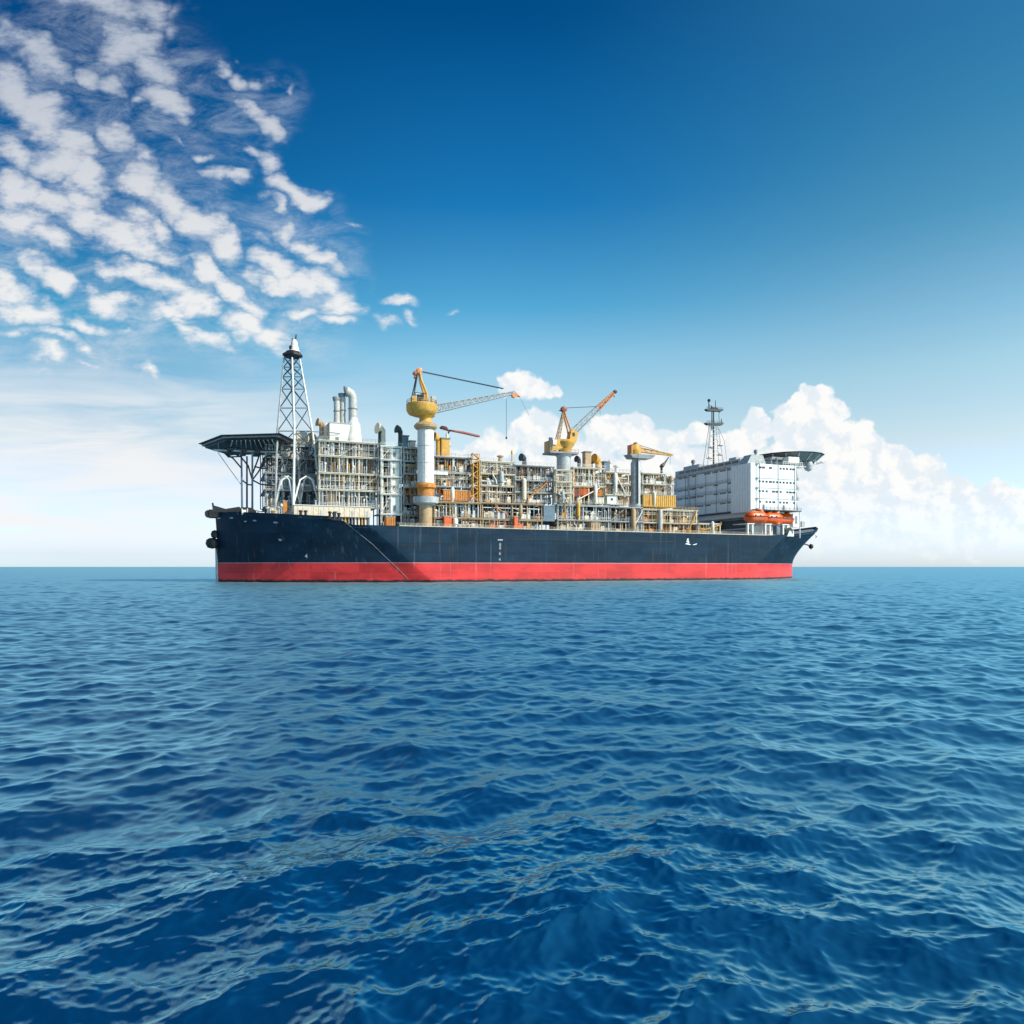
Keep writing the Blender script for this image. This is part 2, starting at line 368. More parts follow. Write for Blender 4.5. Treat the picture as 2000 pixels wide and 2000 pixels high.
class MB:
    def __init__(s):
        s.v, s.f = [], []
    def add(s, vs, fs):
        o = len(s.v)
        s.v += [tuple(q) for q in vs]
        s.f += [tuple(i + o for i in f) for f in fs]
        return s
    def box(s, a0, a1, b0, b1, z0, z1):
        return s.add([(a0, b0, z0), (a1, b0, z0), (a1, b1, z0), (a0, b1, z0), (a0, b0, z1), (a1, b0, z1), (a1, b1, z1), (a0, b1, z1)],
                     [(0, 3, 2, 1), (4, 5, 6, 7), (0, 1, 5, 4), (1, 2, 6, 5), (2, 3, 7, 6), (3, 0, 4, 7)])
    def cyl(s, p0, p1, r0, r1=None, n=8):
        r1 = r0 if r1 is None else r1
        p0, p1 = Vector(p0), Vector(p1)
        d = (p1 - p0).normalized()
        u = d.orthogonal().normalized()
        w = d.cross(u)
        vs = []
        for p, r in ((p0, r0), (p1, r1)):
            for i in range(n):
                t = 2 * math.pi * i / n
                vs.append(p + r * (math.cos(t) * u + math.sin(t) * w))
        fs = [(i, (i + 1) % n, n + (i + 1) % n, n + i) for i in range(n)]
        fs += [tuple(range(n - 1, -1, -1)), tuple(range(n, 2 * n))]
        return s.add(vs, fs)
    def tube(s, pts, r, n=8):
        pts = [Vector(p) for p in pts]
        rs = r if isinstance(r, (list, tuple)) else [r] * len(pts)
        vs, u = [], None
        for i, p in enumerate(pts):
            d = (pts[min(i + 1, len(pts) - 1)] - pts[max(i - 1, 0)]).normalized()
            u = d.orthogonal().normalized() if u is None else (u - d * u.dot(d)).normalized()
            w = d.cross(u)
            for k in range(n):
                t = 2 * math.pi * k / n
                vs.append(p + rs[i] * (math.cos(t) * u + math.sin(t) * w))
        m = len(pts)
        fs = [(i * n + k, i * n + (k + 1) % n, (i + 1) * n + (k + 1) % n, (i + 1) * n + k) for i in range(m - 1) for k in range(n)]
        fs += [tuple(range(n - 1, -1, -1)), tuple(range((m - 1) * n, m * n))]
        return s.add(vs, fs)
    def lathe(s, c, prof, n=20, axis='z'):
        vs = []
        for r, h in prof:
            for i in range(n):
                t = 2 * math.pi * i / n
                x, y = r * math.cos(t), r * math.sin(t)
                if axis == 'z':
                    vs.append((c[0] + x, c[1] + y, c[2] + h))
                elif axis == 'a':
                    vs.append((c[0] + h, c[1] + x, c[2] + y))
                else:
                    vs.append((c[0] + y, c[1] + h, c[2] + x))
        m = len(prof)
        fs = [(j * n + i, j * n + (i + 1) % n, (j + 1) * n + (i + 1) % n, (j + 1) * n + i) for j in range(m - 1) for i in range(n)]
        fs += [tuple(range(n - 1, -1, -1)), tuple(range((m - 1) * n, m * n))]
        return s.add(vs, fs)
    def prism(s, poly, b0, b1):            # polygon in (a, z), extruded along b
        n = len(poly)
        vs = [(a, b0, z) for a, z in poly] + [(a, b1, z) for a, z in poly]
        fs = [(i, (i + 1) % n, n + (i + 1) % n, n + i) for i in range(n)] + [tuple(range(n - 1, -1, -1)), tuple(range(n, 2 * n))]
        return s.add(vs, fs)
    def plate(s, poly, z0, z1):            # polygon in (a, b), extruded along z
        n = len(poly)
        vs = [(a, b, z0) for a, b in poly] + [(a, b, z1) for a, b in poly]
        fs = [(i, (i + 1) % n, n + (i + 1) % n, n + i) for i in range(n)] + [tuple(range(n - 1, -1, -1)), tuple(range(n, 2 * n))]
        return s.add(vs, fs)
    def rail(s, pts, h=1.1, step=1.8, r=0.06):
        pts = [Vector(p) for p in pts]
        for p, q in zip(pts, pts[1:]):
            k = max(1, int((q - p).length / step))
            for i in range(k + 1):
                c = p.lerp(q, i / k)
                s.cyl(c, c + Vector((0, 0, h)), r, n=4)
            for hh in (h, h * 0.55):
                s.cyl(p + Vector((0, 0, hh)), q + Vector((0, 0, hh)), r, n=4)
        return s
    def mesh(s, name, mat, org=(0, 0, 0), sharp=38):
        me = bpy.data.meshes.new(name)
        me.from_pydata([(x - org[0], y - org[1], z - org[2]) for x, y, z in s.v], [], s.f)
        import bmesh
        bm = bmesh.new()
        bm.from_mesh(me)
        bmesh.ops.recalc_face_normals(bm, faces=bm.faces)
        bm.to_mesh(me)
        bm.free()
        me.polygons.foreach_set('use_smooth', [True] * len(me.polygons))
        me.set_sharp_from_angle(angle=R(sharp))
        for q in (mat if isinstance(mat, (list, tuple)) else [mat]):
            me.materials.append(M[q] if isinstance(q, str) else q)
        return me
    def build(s, name, mat, parent, sharp=38):
        org = ORG[parent.name]
        o = bpy.data.objects.new(name, s.mesh(name, mat, org, sharp))
        COL.objects.link(o)
        o.parent = parent
        ORG[o.name] = org
        return o

ORG = {}
def tag(o, label=None, cat=None, group=None, kind=None):
    if label: o['label'] = label
    if cat: o['category'] = cat
    if group: o['group'] = group
    if kind: o['kind'] = kind
    return o
def thing(name, label, cat, base, group=None):
    o = bpy.data.objects.new(name, None)
    COL.objects.link(o)
    o.location = world(*base)
    o.rotation_euler = (0, 0, SH)
    o.empty_display_size = 1.0
    ORG[o.name] = tuple(base)
    return tag(o, label, cat, group)
def single(mb, name, mat, label, cat, base, group=None, sharp=38):
    o = bpy.data.objects.new(name, mb.mesh(name, mat, base, sharp))
    COL.objects.link(o)
    o.location = world(*base)
    o.rotation_euler = (0, 0, SH)
    ORG[o.name] = tuple(base)
    return tag(o, label, cat, group)

# ------------------------------------------------------------------ sea
def build_sea():
    rng = np.random.default_rng(11)
    th = np.concatenate([np.linspace(-180, -46, 60, endpoint=False), np.linspace(-46, 46, 1080), np.linspace(46, 180, 61)[1:]])
    th = np.radians(th).astype(np.float32)
    rs = [0.6, 2.0, 4.0, 6.0, 7.2]
    r = 7.6
    while r < 60000:
        rs.append(r)
        r += min(r * r / (740 * CAM_H) * 0.85, r * 0.0042) if r < 2500 else r * 0.02
    rs = np.array(rs, dtype=np.float32)
    nr, nt = len(rs), len(th)
    X = (rs[:, None] * np.sin(th)[None, :]).astype(np.float32)
    Y = (rs[:, None] * np.cos(th)[None, :]).astype(np.float32)
    Zz = np.zeros_like(X)
    DX = np.zeros_like(X)
    DY = np.zeros_like(X)
    lost = np.zeros(nr, dtype=np.float32)
    dr = np.gradient(rs)
    cell = np.maximum(dr, rs * (2 * math.radians(92 / 1080)))
    n = 210
    lam = np.exp(np.linspace(math.log(0.13), math.log(15.0), n)) * np.exp(rng.normal(0, 0.02, n))
    for i in range(n):
        l = lam[i]
        k = 2 * math.pi / l
        spread = 30 + 38 * (1 - min(1, l / 10.0))
        ang = math.radians(-90 + 14 + rng.normal(0, spread))
        s2 = 0.056 / n                                        # mean square slope carried by this wave
        s2 *= float(np.interp(math.log(l), [math.log(q) for q in (0.13, 0.3, 0.6, 1.0, 2.0, 3.5, 6, 10, 15)], [1.1, 1.35, 1.6, 1.7, 1.4, 0.8, 0.36, 0.16, 0.07]))
        amp = math.sqrt(2 * s2) / k
        ph = rng.uniform(0, 2 * math.pi)
        cx, cy = math.cos(ang), math.sin(ang)
        wgt = np.clip((l / cell - 1.7) / 1.5, 0, 1).astype(np.float32)
        lost += (1 - wgt ** 2) * s2
        m = int(np.count_nonzero(wgt > 0))
        idx = np.nonzero(wgt > 0)[0]
        if m == 0:
            continue
        lo, hi = idx[0], idx[-1] + 1
        P = k * (cx * X[lo:hi] + cy * Y[lo:hi]) + ph
        w = (amp * wgt[lo:hi])[:, None]
        # slow wave groups
        gk = k * 0.13
        w = w * (0.72 + 0.5 * np.sin(gk * (cy * X[lo:hi] - cx * Y[lo:hi]) * 0.8 + gk * 0.6 * (cx * X[lo:hi] + cy * Y[lo:hi]) + ph * 3))
        Zz[lo:hi] += w * np.cos(P)
        sn = w * np.sin(P) * 1.05
        DX[lo:hi] -= sn * cx
        DY[lo:hi] -= sn * cy
    # calmer water in the lee along the hull
    verts = np.stack([X + DX, Y + DY, Zz], axis=-1).reshape(-1, 3)
    me = bpy.data.meshes.new('sea')
    i, j = np.meshgrid(np.arange(nr - 1), np.arange(nt - 1), indexing='ij')
    q = np.stack([i * nt + j, (i + 1) * nt + j, (i + 1) * nt + j + 1, i * nt + j + 1], axis=-1).reshape(-1, 4)[:, ::-1]
    nf = len(q)
    me.vertices.add(len(verts))
    me.vertices.foreach_set('co', verts.astype(np.float32).ravel())
    me.loops.add(nf * 4)
    me.loops.foreach_set('vertex_index', q.astype(np.int32).ravel())
    me.polygons.add(nf)
    me.polygons.foreach_set('loop_start', (np.arange(nf) * 4).astype(np.int32))
    me.polygons.foreach_set('use_smooth', np.ones(nf, dtype=bool))
    at = me.attributes.new('ripple', 'FLOAT', 'POINT')
    at.data.foreach_set('value', np.repeat(lost, nt).astype(np.float32))
    me.update()
    m = bpy.data.materials.new('sea_water')
    m.use_nodes = True
    m.node_tree.nodes.clear()
    t = NT(m.node_tree)
    mo = t.new('ShaderNodeOutputMaterial')
    an = t.new('ShaderNodeAttribute', attribute_name='ripple')
    pos = t.new('ShaderNodeNewGeometry').outputs['Position']
    mss = t.math('ADD', t.math('MULTIPLY', an.outputs['Fac'], 0.7), 0.00025)
    df = t.new('ShaderNodeBsdfDiffuse')                     # light scattered back out of the water body
    nb = t.noise(t.mapping(pos, scale=(0.02, 0.035, 0.05)), 1.0, 3, 0.5)
    t.put(df.inputs['Color'], t.mix(nb, SEA_A, SEA_B))
    gl = t.new('ShaderNodeBsdfGlossy', distribution='MULTI_GGX')
    gl.inputs['Color'].default_value = SEA_TINT
    t.put(gl.inputs['Roughness'], t.math('POWER', mss, 0.25))
    fr = t.new('ShaderNodeFresnel')
    fr.inputs['IOR'].default_value = 2.6
    mx = t.new('ShaderNodeMixShader')
    t.put(mx.inputs[0], t.math('MINIMUM', t.math('MULTIPLY', fr.outputs[0], 1.4), 0.92))
    t.t.links.new(df.outputs[0], mx.inputs[1])
    t.t.links.new(gl.outputs[0], mx.inputs[2])
    t.t.links.new(mx.outputs[0], mo.inputs[0])
    me.materials.append(m)
    o = bpy.data.objects.new('sea', me)
    COL.objects.link(o)
    tag(o, 'choppy deep blue open sea reaching to the horizon', 'sea', kind='structure')
SEA_TINT = (0.46, 0.88, 1.0, 1)
SEA_A, SEA_B = (0.0003, 0.026, 0.082, 1), (0.0006, 0.042, 0.116, 1)
build_sea()

# ------------------------------------------------------------------ hull
BEAM = 72.0
MID = BEAM / 2
def zdeck(a):
    def ss(x):
        x = min(1, max(0, x))
        return x * x * (3 - 2 * x)
    if a < -18:
        f = 22.4 + (25.0 - 22.4) * min(1.2, max(0, (-25 - a) / 37.0)) ** 1.3
        return 19.4 + (f - 19.4) * ss((-17.0 - a) / 10.0)
    z = 19.4 - 0.7 * a / 150.0
    return z + 6.6 * max(0, (a - 150) / 64.0) ** 1.7
def plan(side, u, z):
    """point of the near side: side 0 bow (u 0 stem .. 1 knuckle), 1 flat side, 2 stern (u 0 knuckle .. 1 post)"""
    zz = max(z, 0.0)
    ast = -60.5 - 0.018 * zz - 0.0035 * max(0, zz - 12) ** 2 * 0.8 + (0.25 * min(0, z))* -0.3
    ak = 9.0 - 25.0 * zz / 22.4 - 6.0 * max(0.0, zz / 22.4 - 0.45) ** 2
    q = min(1.0, max(0.0, (zz - 6.0) / 15.0))
    aq = 148.5 + 18.5 * q
    ap = 201.0 + 14.5 * max(0.0, (zz - 5.0) / 20.0) ** 1.9
    if side == 0:
        k = 4.2 * math.sin(math.pi * min(1, u * 1.12) ** 0.8) if u * 1.12 < 1 else 0.0
        return ast + (ak - ast) * u - 0.68 * k, MID * (1 - u) ** 1.22 - 0.73 * k * min(1.0, (1 - u) * 6)
    if side == 1:
        return ak + (aq - ak) * u, 0.0
    k = (3.0 + 3.0 * q) * math.sin(math.pi * u ** 1.25)
    return aq + (ap - aq) * u + 0.6 * k, MID * u - 0.8 * k
COLS = [(0, 1 - (1 - i / 34) ** 1.5) for i in range(34)] + [(1, i / 44) for i in range(44)] + [(2, i / 24) for i in range(25)]
def hull_pt(c, z=None, s=None):
    side, u = c
    if z is None:
        a, b = plan(side, u, 15.0)
        for _ in range(8):
            z = ZR + s * (zdeck(a) - ZR)
            a, b = plan(side, u, z)
        return (a, b, z)
    a, b = plan(side, u, z)
    return (a, b, z)
ZR = 6.85
def shell(rows):
    mb = MB()
    n = len(COLS)
    ring = []
    for row in rows:
        near = [row(c) for c in COLS]
        far = [(a, BEAM - b, z) for a, b, z in near[1:-1]][::-1]
        ring.append(near + far)
    m = len(ring[0])
    vs = [p for r_ in ring for p in r_]
    fs = [(j * m + i, j * m + (i + 1) % m, (j + 1) * m + (i + 1) % m, (j + 1) * m + i) for j in range(len(ring) - 1) for i in range(m)]
    mb.add(vs, fs)
    return mb, ring
ship = thing('ship', 'huge navy and red production vessel floating on the open sea', 'ship', (0, 0, 0))
mb, ringt = shell([(lambda c, s=s: hull_pt(c, s=s)) for s in (0, .08, .17, .26, .36, .46, .56, .66, .76, .86, .94, 1.0)])
top = ringt[-1]
inner = []
for (a, b, z) in top:                                      # inboard face of the bulwark
    ca = min(150, max(-10, a))
    d = Vector((ca - a, MID - b)); d.normalize()
    inner.append((a + d.x * 0.35, b + d.y * 0.35, z))
low = [(a, b, z - 1.0) for a, b, z in inner]
o0 = len(mb.v) - len(top)
n = len(top)
mb.v += inner + low
for i in range(n):
    k = (i + 1) % n
    mb.f.append((o0 + i, o0 + k, o0 + n + k, o0 + n + i))
    mb.f.append((o0 + n + i, o0 + n + k, o0 + 2 * n + k, o0 + 2 * n + i))
hull = mb.build('hull', 'navy', ship, 40)
mb, _ = shell([(lambda c, z=z: hull_pt(c, z=z)) for z in (-6, -3, 0, 1.5, 3, 4.5, 6.0, ZR)])
mb.build('underbody', 'red', ship, 40)
mb = MB()
dk = [(a, b, z - 0.9) for a, b, z in inner]
nc = len(COLS)
for i in range(nc - 1):
    p, q = dk[i], dk[i + 1]
    P = (p[0], BEAM - p[1], p[2]); Q = (q[0], BEAM - q[1], q[2])
    mb.add([p, q, Q, P], [(0, 1, 2, 3)])
mb.build('main_deck', 'grey', ship)

def hull_side(px, py, off=0.06):
    """point on the near flat side seen at a pixel, with the surface there facing -b"""
    a = A(px, 0)
    return a, -off, Z(py, a, 0)

# ------------------------------------------------------------------ ship details
def text_mesh(body, size, name, mat, parent, pos, rot):
    cu = bpy.data.curves.new(name, 'FONT')
    cu.body, cu.size, cu.extrude = body, size, 0.02
    cu.align_x, cu.align_y = 'CENTER', 'CENTER'
    tmp = bpy.data.objects.new(name, cu)
    COL.objects.link(tmp)
    dg = bpy.context.evaluated_depsgraph_get()
    me = bpy.data.meshes.new_from_object(tmp.evaluated_get(dg))
    bpy.data.objects.remove(tmp)
    me.materials.clear()
    me.materials.append(M[mat])
    o = bpy.data.objects.new(name, me)
    COL.objects.link(o)
    o.parent = parent
    o.location = pos
    o.rotation_euler = rot
    return o
def bow_at(px, z):
    """point and frame of the near bow surface at height z seen in column px"""
    best = None
    for i in range(401):
        a, b = plan(0, i / 400, z)
        w = world(a, b, z)
        d = abs(1000 + FPX * w.x / w.y - px)
        if best is None or d < best[0]:
            best = (d, i / 400)
    u = min(0.99, max(0.01, best[1]))
    a0, b0 = plan(0, u - 0.01, z)
    a1, b1 = plan(0, u + 0.01, z)
    a, b = plan(0, u, z)
    a2, b2 = plan(0, u, z + 0.5)
    tx = Vector((a1 - a0, b1 - b0, 0)).normalized()
    up = Vector((a2 - a, b2 - b, 0.5)).normalized()
    nrm = tx.cross(up).normalized()
    if nrm.y > 0:
        nrm = -nrm
    return Vector((a, b, z)), tx, up, nrm
# '4' and the faint marks on the bow
from mathutils import Matrix
p, tx, up, nr = bow_at(598, 9.0)
rot = Matrix((tx, up, tx.cross(up))).transposed().to_euler()
text_mesh('4', 2.0, 'bow_number', 'white', ship, p + nr * 0.06, rot)
def patch(name, mat, px, z, w, h, round_=True):
    p, tx, up, nr = bow_at(px, z)
    mb = MB()
    n = 14
    ring = [(math.cos(2 * math.pi * i / n) * w / 2, math.sin(2 * math.pi * i / n) * h / 2) for i in range(n)]
    lo = [p + tx * x + up * y - nr * 0.05 for x, y in ring]
    hi = [p + tx * x * 0.85 + up * y * 0.85 + nr * 0.12 for x, y in ring]
    mb.add(lo + hi, [(i, (i + 1) % n, n + (i + 1) % n, n + i) for i in range(n)] + [tuple(range(n, 2 * n))])
    mb.build(name, mat, ship)
for px, z, w, h in ((547, 14.6, 1.4, 1.0), (538, 20.4, 1.9, 0.7), (497, 21.2, 1.6, 0.6), (479, 21.0, 1.4, 0.5), (452, 22.4, 2.0, 0.7), (427, 22.6, 3.2, 0.6)):
    patch('fairlead', 'steel', px, z, w, h)
# draught marks and the small pale sign on the flat side
mb = MB()
a, b, z = hull_side(977, 1055)
for py, w, h in ((1054.5, 1.9, 0.45),):
    zz = Z(py, a, 0)
    mb.box(a - w / 2, a + w / 2, -0.05, 0.05, zz - h / 2, zz + h / 2)
mb.build('load_mark', 'lightgrey', ship)
for py, tx_ in ((1064, '8'), (1070.5, '8'), (1081, '6'), (1093, '4')):
    aa = A(977, 0)
    text_mesh(tx_, 1.6, 'draught_number', 'lightgrey', ship, (aa - 0.2 * (py - 1060) / 30, -0.05, Z(py, aa, 0)), (R(90), 0, 0))
aa = A(1344, 0)
k = depth(aa, 0) / FPX / CS
def hm(px, py):
    q = A(px, 0)
    return q, Z(py, q, 0)
mb = MB()
mb.prism([hm(*q) for q in ((1341.6, 1053), (1343.2, 1051.5), (1345, 1051.8), (1344.6, 1055), (1342, 1055))], -0.05, 0.06)
mb.prism([hm(*q) for q in ((1340, 1057.5), (1342, 1055.6), (1345, 1055.6), (1346, 1058), (1345.6, 1061.5), (1344.5, 1061))], -0.05, 0.06)
mb.prism([hm(*q) for q in ((1338, 1062.6), (1341, 1060.6), (1345, 1061.8), (1349.4, 1063.4), (1347, 1064.4), (1342, 1063.4))], -0.05, 0.06)
mb.prism([hm(*q) for q in ((1352, 1064.0), (1357, 1062.6), (1361, 1061.2), (1360.4, 1063.6), (1356, 1064.6))], -0.05, 0.06)
mb.build('hull_emblem', 'brightwhite', ship)
# rubbing strakes: a long dark line under the sheer and a short pale one
for px0, px1, py0, py1, h in ((998, 1320, 1053, 1058.5, 0.22), (780, 815, 1064.5, 1065, 0.2), (842, 865, 1058, 1058, 0.25)):
    a0, a1 = A(px0, 0), A(px1, 0)
    zz = (Z(py0, a0, 0) + Z(py1, a1, 0)) / 2
    MB().box(a0, a1, -0.14, 0.05, zz - h / 2, zz + h / 2).build('rubbing_strake', 'black', ship)
pts = []
for px, py in ((668, 1016), (690, 1034), (708, 1048), (728, 1064), (745, 1080), (764, 1098), (780, 1114), (797, 1131)):
    p, tx, up, nr = bow_at(px, CAM_H + (HZ - py) / FPX * 254)
    pts.append(p + nr * 0.05)
MB().tube(pts, 0.07, 6).build('bow_seam', 'grey', ship)
# stem bar in a painted highlight tone, roller and bow anchor
mb = MB()
mb.tube([(plan(0, 0, z)[0] - 0.15, MID, z) for z in (-1, 2, 5, 8, 11, 13)], 0.5, 10)
mb.build('stem_bar_highlight', 'lightgrey', ship)
an = MB()
ax = plan(0, 0, 14)[0]
an.lathe((ax - 1.5, MID - 0.6, 13.9), [(0.05, -2.1), (1.6, -1.7), (2.3, -0.3), (2.0, 1.1), (1.0, 1.7), (0.05, 1.8)], 14)
an.lathe((ax - 0.7, MID - 0.6, 17.0), [(0.05, -1.5), (1.1, -1.1), (1.4, 0.0), (1.0, 1.1), (0.05, 1.5)], 12)
an.tube([(ax + 0.6, MID - 0.6, 18.6), (ax - 0.5, MID - 0.6, 17.4), (ax - 1.0, MID - 0.6, 15.0), (ax + 0.2, MID - 0.6, 11.4), (ax + 0.6, MID - 0.6, 8)], 0.35, 8)
an.build('anchor', 'black', ship)
rl = MB()
rl.cyl((-63.6, MID - 3, 24.2), (-63.6, MID + 3, 24.2), 1.2, n=14)
rl.box(-63.4, -60.0, MID - 3.4, MID - 2.8, 22.9, 25.6)
rl.box(-63.4, -60.0, MID + 2.8, MID + 3.4, 22.9, 25.6)
rl.build('bow_roller', 'black', ship)
st = MB()
st.cyl((-61.6, MID - 2.6, 24.6), (-62.2, MID - 2.6, 28.0), 0.45, 0.3, 8)
st.prism([(-62.2, 24.5), (-62.2, 26.8), (-58, 25.6), (-53.5, 26.5), (-52.5, 25.3), (-48, 25.2), (-48, 24.2)], MID - 8.2, MID - 7.9)
st.build('bow_bulwark', 'black', ship)
# after anchor and stern mouldings
an = MB()
px_ = 209.5
an.tube([(px_ - 2.2, MID - 1.0, 16.6), (px_ - 0.4, MID - 1.6, 16.2), (px_ + 1.2, MID - 1.8, 15.4)], [0.3, 0.35, 0.3], 8)
an.lathe((px_ + 1.6, MID - 1.8, 15.4), [(0.05, -1.4), (1.0, -0.7), (1.2, 0.2), (0.8, 1.0), (0.05, 1.3)], 12)
an.build('anchor', 'black', ship)
mb = MB()
for u0, u1 in ((0.55, 0.80),):
    pts = [plan(2, u0 + (u1 - u0) * i / 6, 22.0) for i in range(7)]
    pts = [(a + 0.1, b - 0.15, zdeck(a) - 3.4 + 0.0 * b) for a, b in pts]
    mb.tube(pts, 0.22, 6)
mb.build('stern_moulding', 'lightgrey', ship)
pts = []
for i in range(41):
    c = (1, 0.06 + 0.90 * i / 40)
    a, b, z = hull_pt(c, s=1.0)
    pts.append((a, b + 0.25, z))
mb = MB()
for p, q in zip(pts, pts[1:]):
    mb.rail([p, q], 1.0, 2.0, 0.05)
mb.build('deck_railing', 'cream', ship)
mb = MB()
mb.tube([(a, b - 0.22, z + 0.02) for a, b, z in pts], 0.16, 6)
mb.build('gunwale_bar', 'cream', ship)

# ------------------------------------------------------------------ deckhouse (accommodation block)
DA0, DA1, DB0, DB1 = 150.7, 175.8, 6.0, 67.0
DZ0 = 19.0
ZB = [Z(y, DA0, DB0) for y in (904, 932, 951, 972, 992)]          # floor lines, top to bottom
ZT = ZB[0]
mb = MB()
mb.box(DA0 + 2.4, DA1, DB0 + 0.4, DB1, ZB[4] - 0.5, ZT)                                   # accommodation
mb.box(DA0, DA0 + 2.6, DB0, DB0 + 13.0, ZB[4] - 1.5, ZT + 0.1)                            # plain corner panel of the front
mb.box(DA0 + 4.0, DA1 - 0.8, DB0 + 3.4, DB1 - 3, DZ0 - 1, ZB[4] - 0.5)                    # recessed lower storey
house = mb.build('deckhouse', 'brightwhite', ship)
rnd = random.Random(5)
for i in range(4):                                                                        # side windows, four rows
    z = ZB[i] - 1.5 if i else ZB[0] - 1.6
    for j in range(11):
        if rnd.random() < 0.16:
            continue
        a = DA0 + 5.2 + j * 1.86 + rnd.uniform(-0.15, 0.15)
        w = rnd.choice((0.55, 0.55, 0.8))
        MB().box(a - w, a + w, DB0 + 0.36, DB0 + 0.47, z - 0.42, z + 0.42).build('window', 'glass', house)
for i in range(4):                                                                        # front galleries with window bands
    z = ZB[i]
    y1 = DB0 + 13.0
    MB().box(DA0 + 1.7, DA0 + 2.6, y1, DB1, z - 0.26, z - 0.02 if i else z + 0.02).build('gallery', 'lightgrey', house)
    for j in range(8):
        b = y1 + 1.0 + j * 5.55
        if rnd.random() < 0.12:
            continue
        MB().box(DA0 + 2.32, DA0 + 2.43, b, b + rnd.choice((3.2, 4.2, 4.8)), z - 1.0, z - 0.45).build('window', 'glass', house)
    MB().rail([(DA0 + 1.75, y1, z), (DA0 + 1.75, DB1, z)], 1.0, 2.6, 0.045).build('gallery_railing', 'grey', house)
for j in range(6):
    b = DB0 + 17.5 + j * 8.0
    MB().cyl((DA0 + 1.75, b, ZB[4] - 1), (DA0 + 1.75, b, ZT - 0.3), 0.11, n=6).build('gallery_post', 'bluegrey', house)
MB().tube([(DA0 + 0.7, DB0 + 44, DZ0), (DA0 + 0.7, DB0 + 44.6, ZB[3]), (DA0 + 0.7, DB0 + 46, ZT + 0.5)], 0.45, 8).build('exhaust_trunk', 'lightgrey', house)
for i in range(1, 4):
    MB().box(DA0 + 4.5, DA1 + 0.02, DB0 + 0.25, DB0 + 0.39, ZB[i] - 0.12, ZB[i] + 0.06).build('ledge', 'lightgrey', house)
for a in (DA0 + 5.0, DA0 + 15.1, DA1 - 0.8):
    MB().cyl((a, DB0 + 0.28, ZB[4]), (a, DB0 + 0.28, ZT - 0.2), 0.09, n=6).build('downpipe', 'grey', house)
for i, a in ((4, DA0 + 7.2), (4, DA0 + 18.2), (3, DA1 - 1.9)):
    MB().box(a - 0.5, a + 0.5, DB0 + 0.33, DB0 + 0.45, ZB[i] - 0.45, ZB[i] + 1.75).build('door', 'bluegrey', house)
for i in range(1, 4):
    q = MB()
    q.box(DA1, DA1 + 2.0, DB0 + 0.6, DB0 + 7, ZB[i] - 0.2, ZB[i])
    q.rail([(DA1, DB0 + 0.7, ZB[i]), (DA1 + 1.9, DB0 + 0.7, ZB[i]), (DA1 + 1.9, DB0 + 6.9, ZB[i])], 1.1, 1.2, 0.06)
    q.build('balcony', 'lightgrey', house)
q = MB()
for i in range(4):
    z0, z1 = ZB[i + 1], ZB[i]
    q.prism([(DA1 + 0.3, z0), (DA1 + 1.8, z0), (DA1 + 1.8, z0 + 0.15), (DA1 + 0.5, z1 - 0.2), (DA1 + 0.3, z1 - 0.2)], DB0 + 1.0, DB0 + 1.9)
q.build('outside_stair', 'grey', house)
for j in range(7):
    b = DB0 + 2.0 + j * 1.7
    MB().box(DA0 - 0.05, DA0 + 0.02, b, b + 0.06, ZB[4] - 1.4, ZT).build('seam', 'lightgrey', house)
mb = MB()
for i in range(5):                                                                        # corner notch
    z = ZB[i]
    mb.box(DA0 + 2.6, DA0 + 4.4, DB0 - 0.5, DB0 + 0.39, z - 0.35, z - 0.05)
mb.box(DA0 + 2.9, DA0 + 3.1, DB0 - 0.45, DB0 - 0.25, ZB[4] - 0.4, ZT)
mb.build('corner_landing', 'grey', house)
mb = MB()
mb.box(DA0 + 0.5, DA1 + 1.2, DB0 - 1.6, DB1 + 0.5, ZB[4] - 0.95, ZB[4] - 0.55)
mb.rail([(DA0 + 5, DB0 - 1.5, ZB[4] - 0.55), (DA1 + 1.1, DB0 - 1.5, ZB[4] - 0.55)], 1.1, 2.0, 0.07)
mb.build('boat_deck_canopy', 'dark', house)
for a in (DA0 + 5, DA0 + 14, DA1 + 0.6):
    MB().cyl((a, DB0 - 1.2, DZ0 - 1.0), (a, DB0 - 1.2, ZB[4] - 0.95), 0.22, n=8).build('canopy_post', 'white', house)
mb = MB()
mb.box(DA0 + 1.0, DA0 + 13, DB0 + 8, DB1 - 4, ZT, ZT + 3.0)
mb.prism([(DA0 + 0.6, ZT + 0.1), (DA0 + 3.0, ZT + 4.2), (DA0 + 9, ZT + 4.2), (DA0 + 11, ZT + 0.1)], DB0 + 3, DB0 + 8)
mb.box(DA0 + 2.0, DA0 + 10, DB0 + 12, DB0 + 17, ZT + 3.0, ZT + 4.3)
mb.box(DA0 + 1.6, DA0 + 9, DB1 - 22, DB1 - 10, ZT + 3.0, ZT + 4.6)
mb.build('wheelhouse', 'lightgrey', house)
for j in range(9):
    b = DB0 + 9.5 + j * 5.0
    MB().box(DA0 + 0.9, DA0 + 1.04, b, b + 4.0, ZT + 1.3, ZT + 2.4).build('window', 'glass', house)
mb = MB()
mb.rail([(DA0 + 3, DB0 + 0.6, ZT), (DA1 - 0.3, DB0 + 0.6, ZT)], 1.1, 1.8, 0.06)
mb.build('roof_railing', 'grey', house)
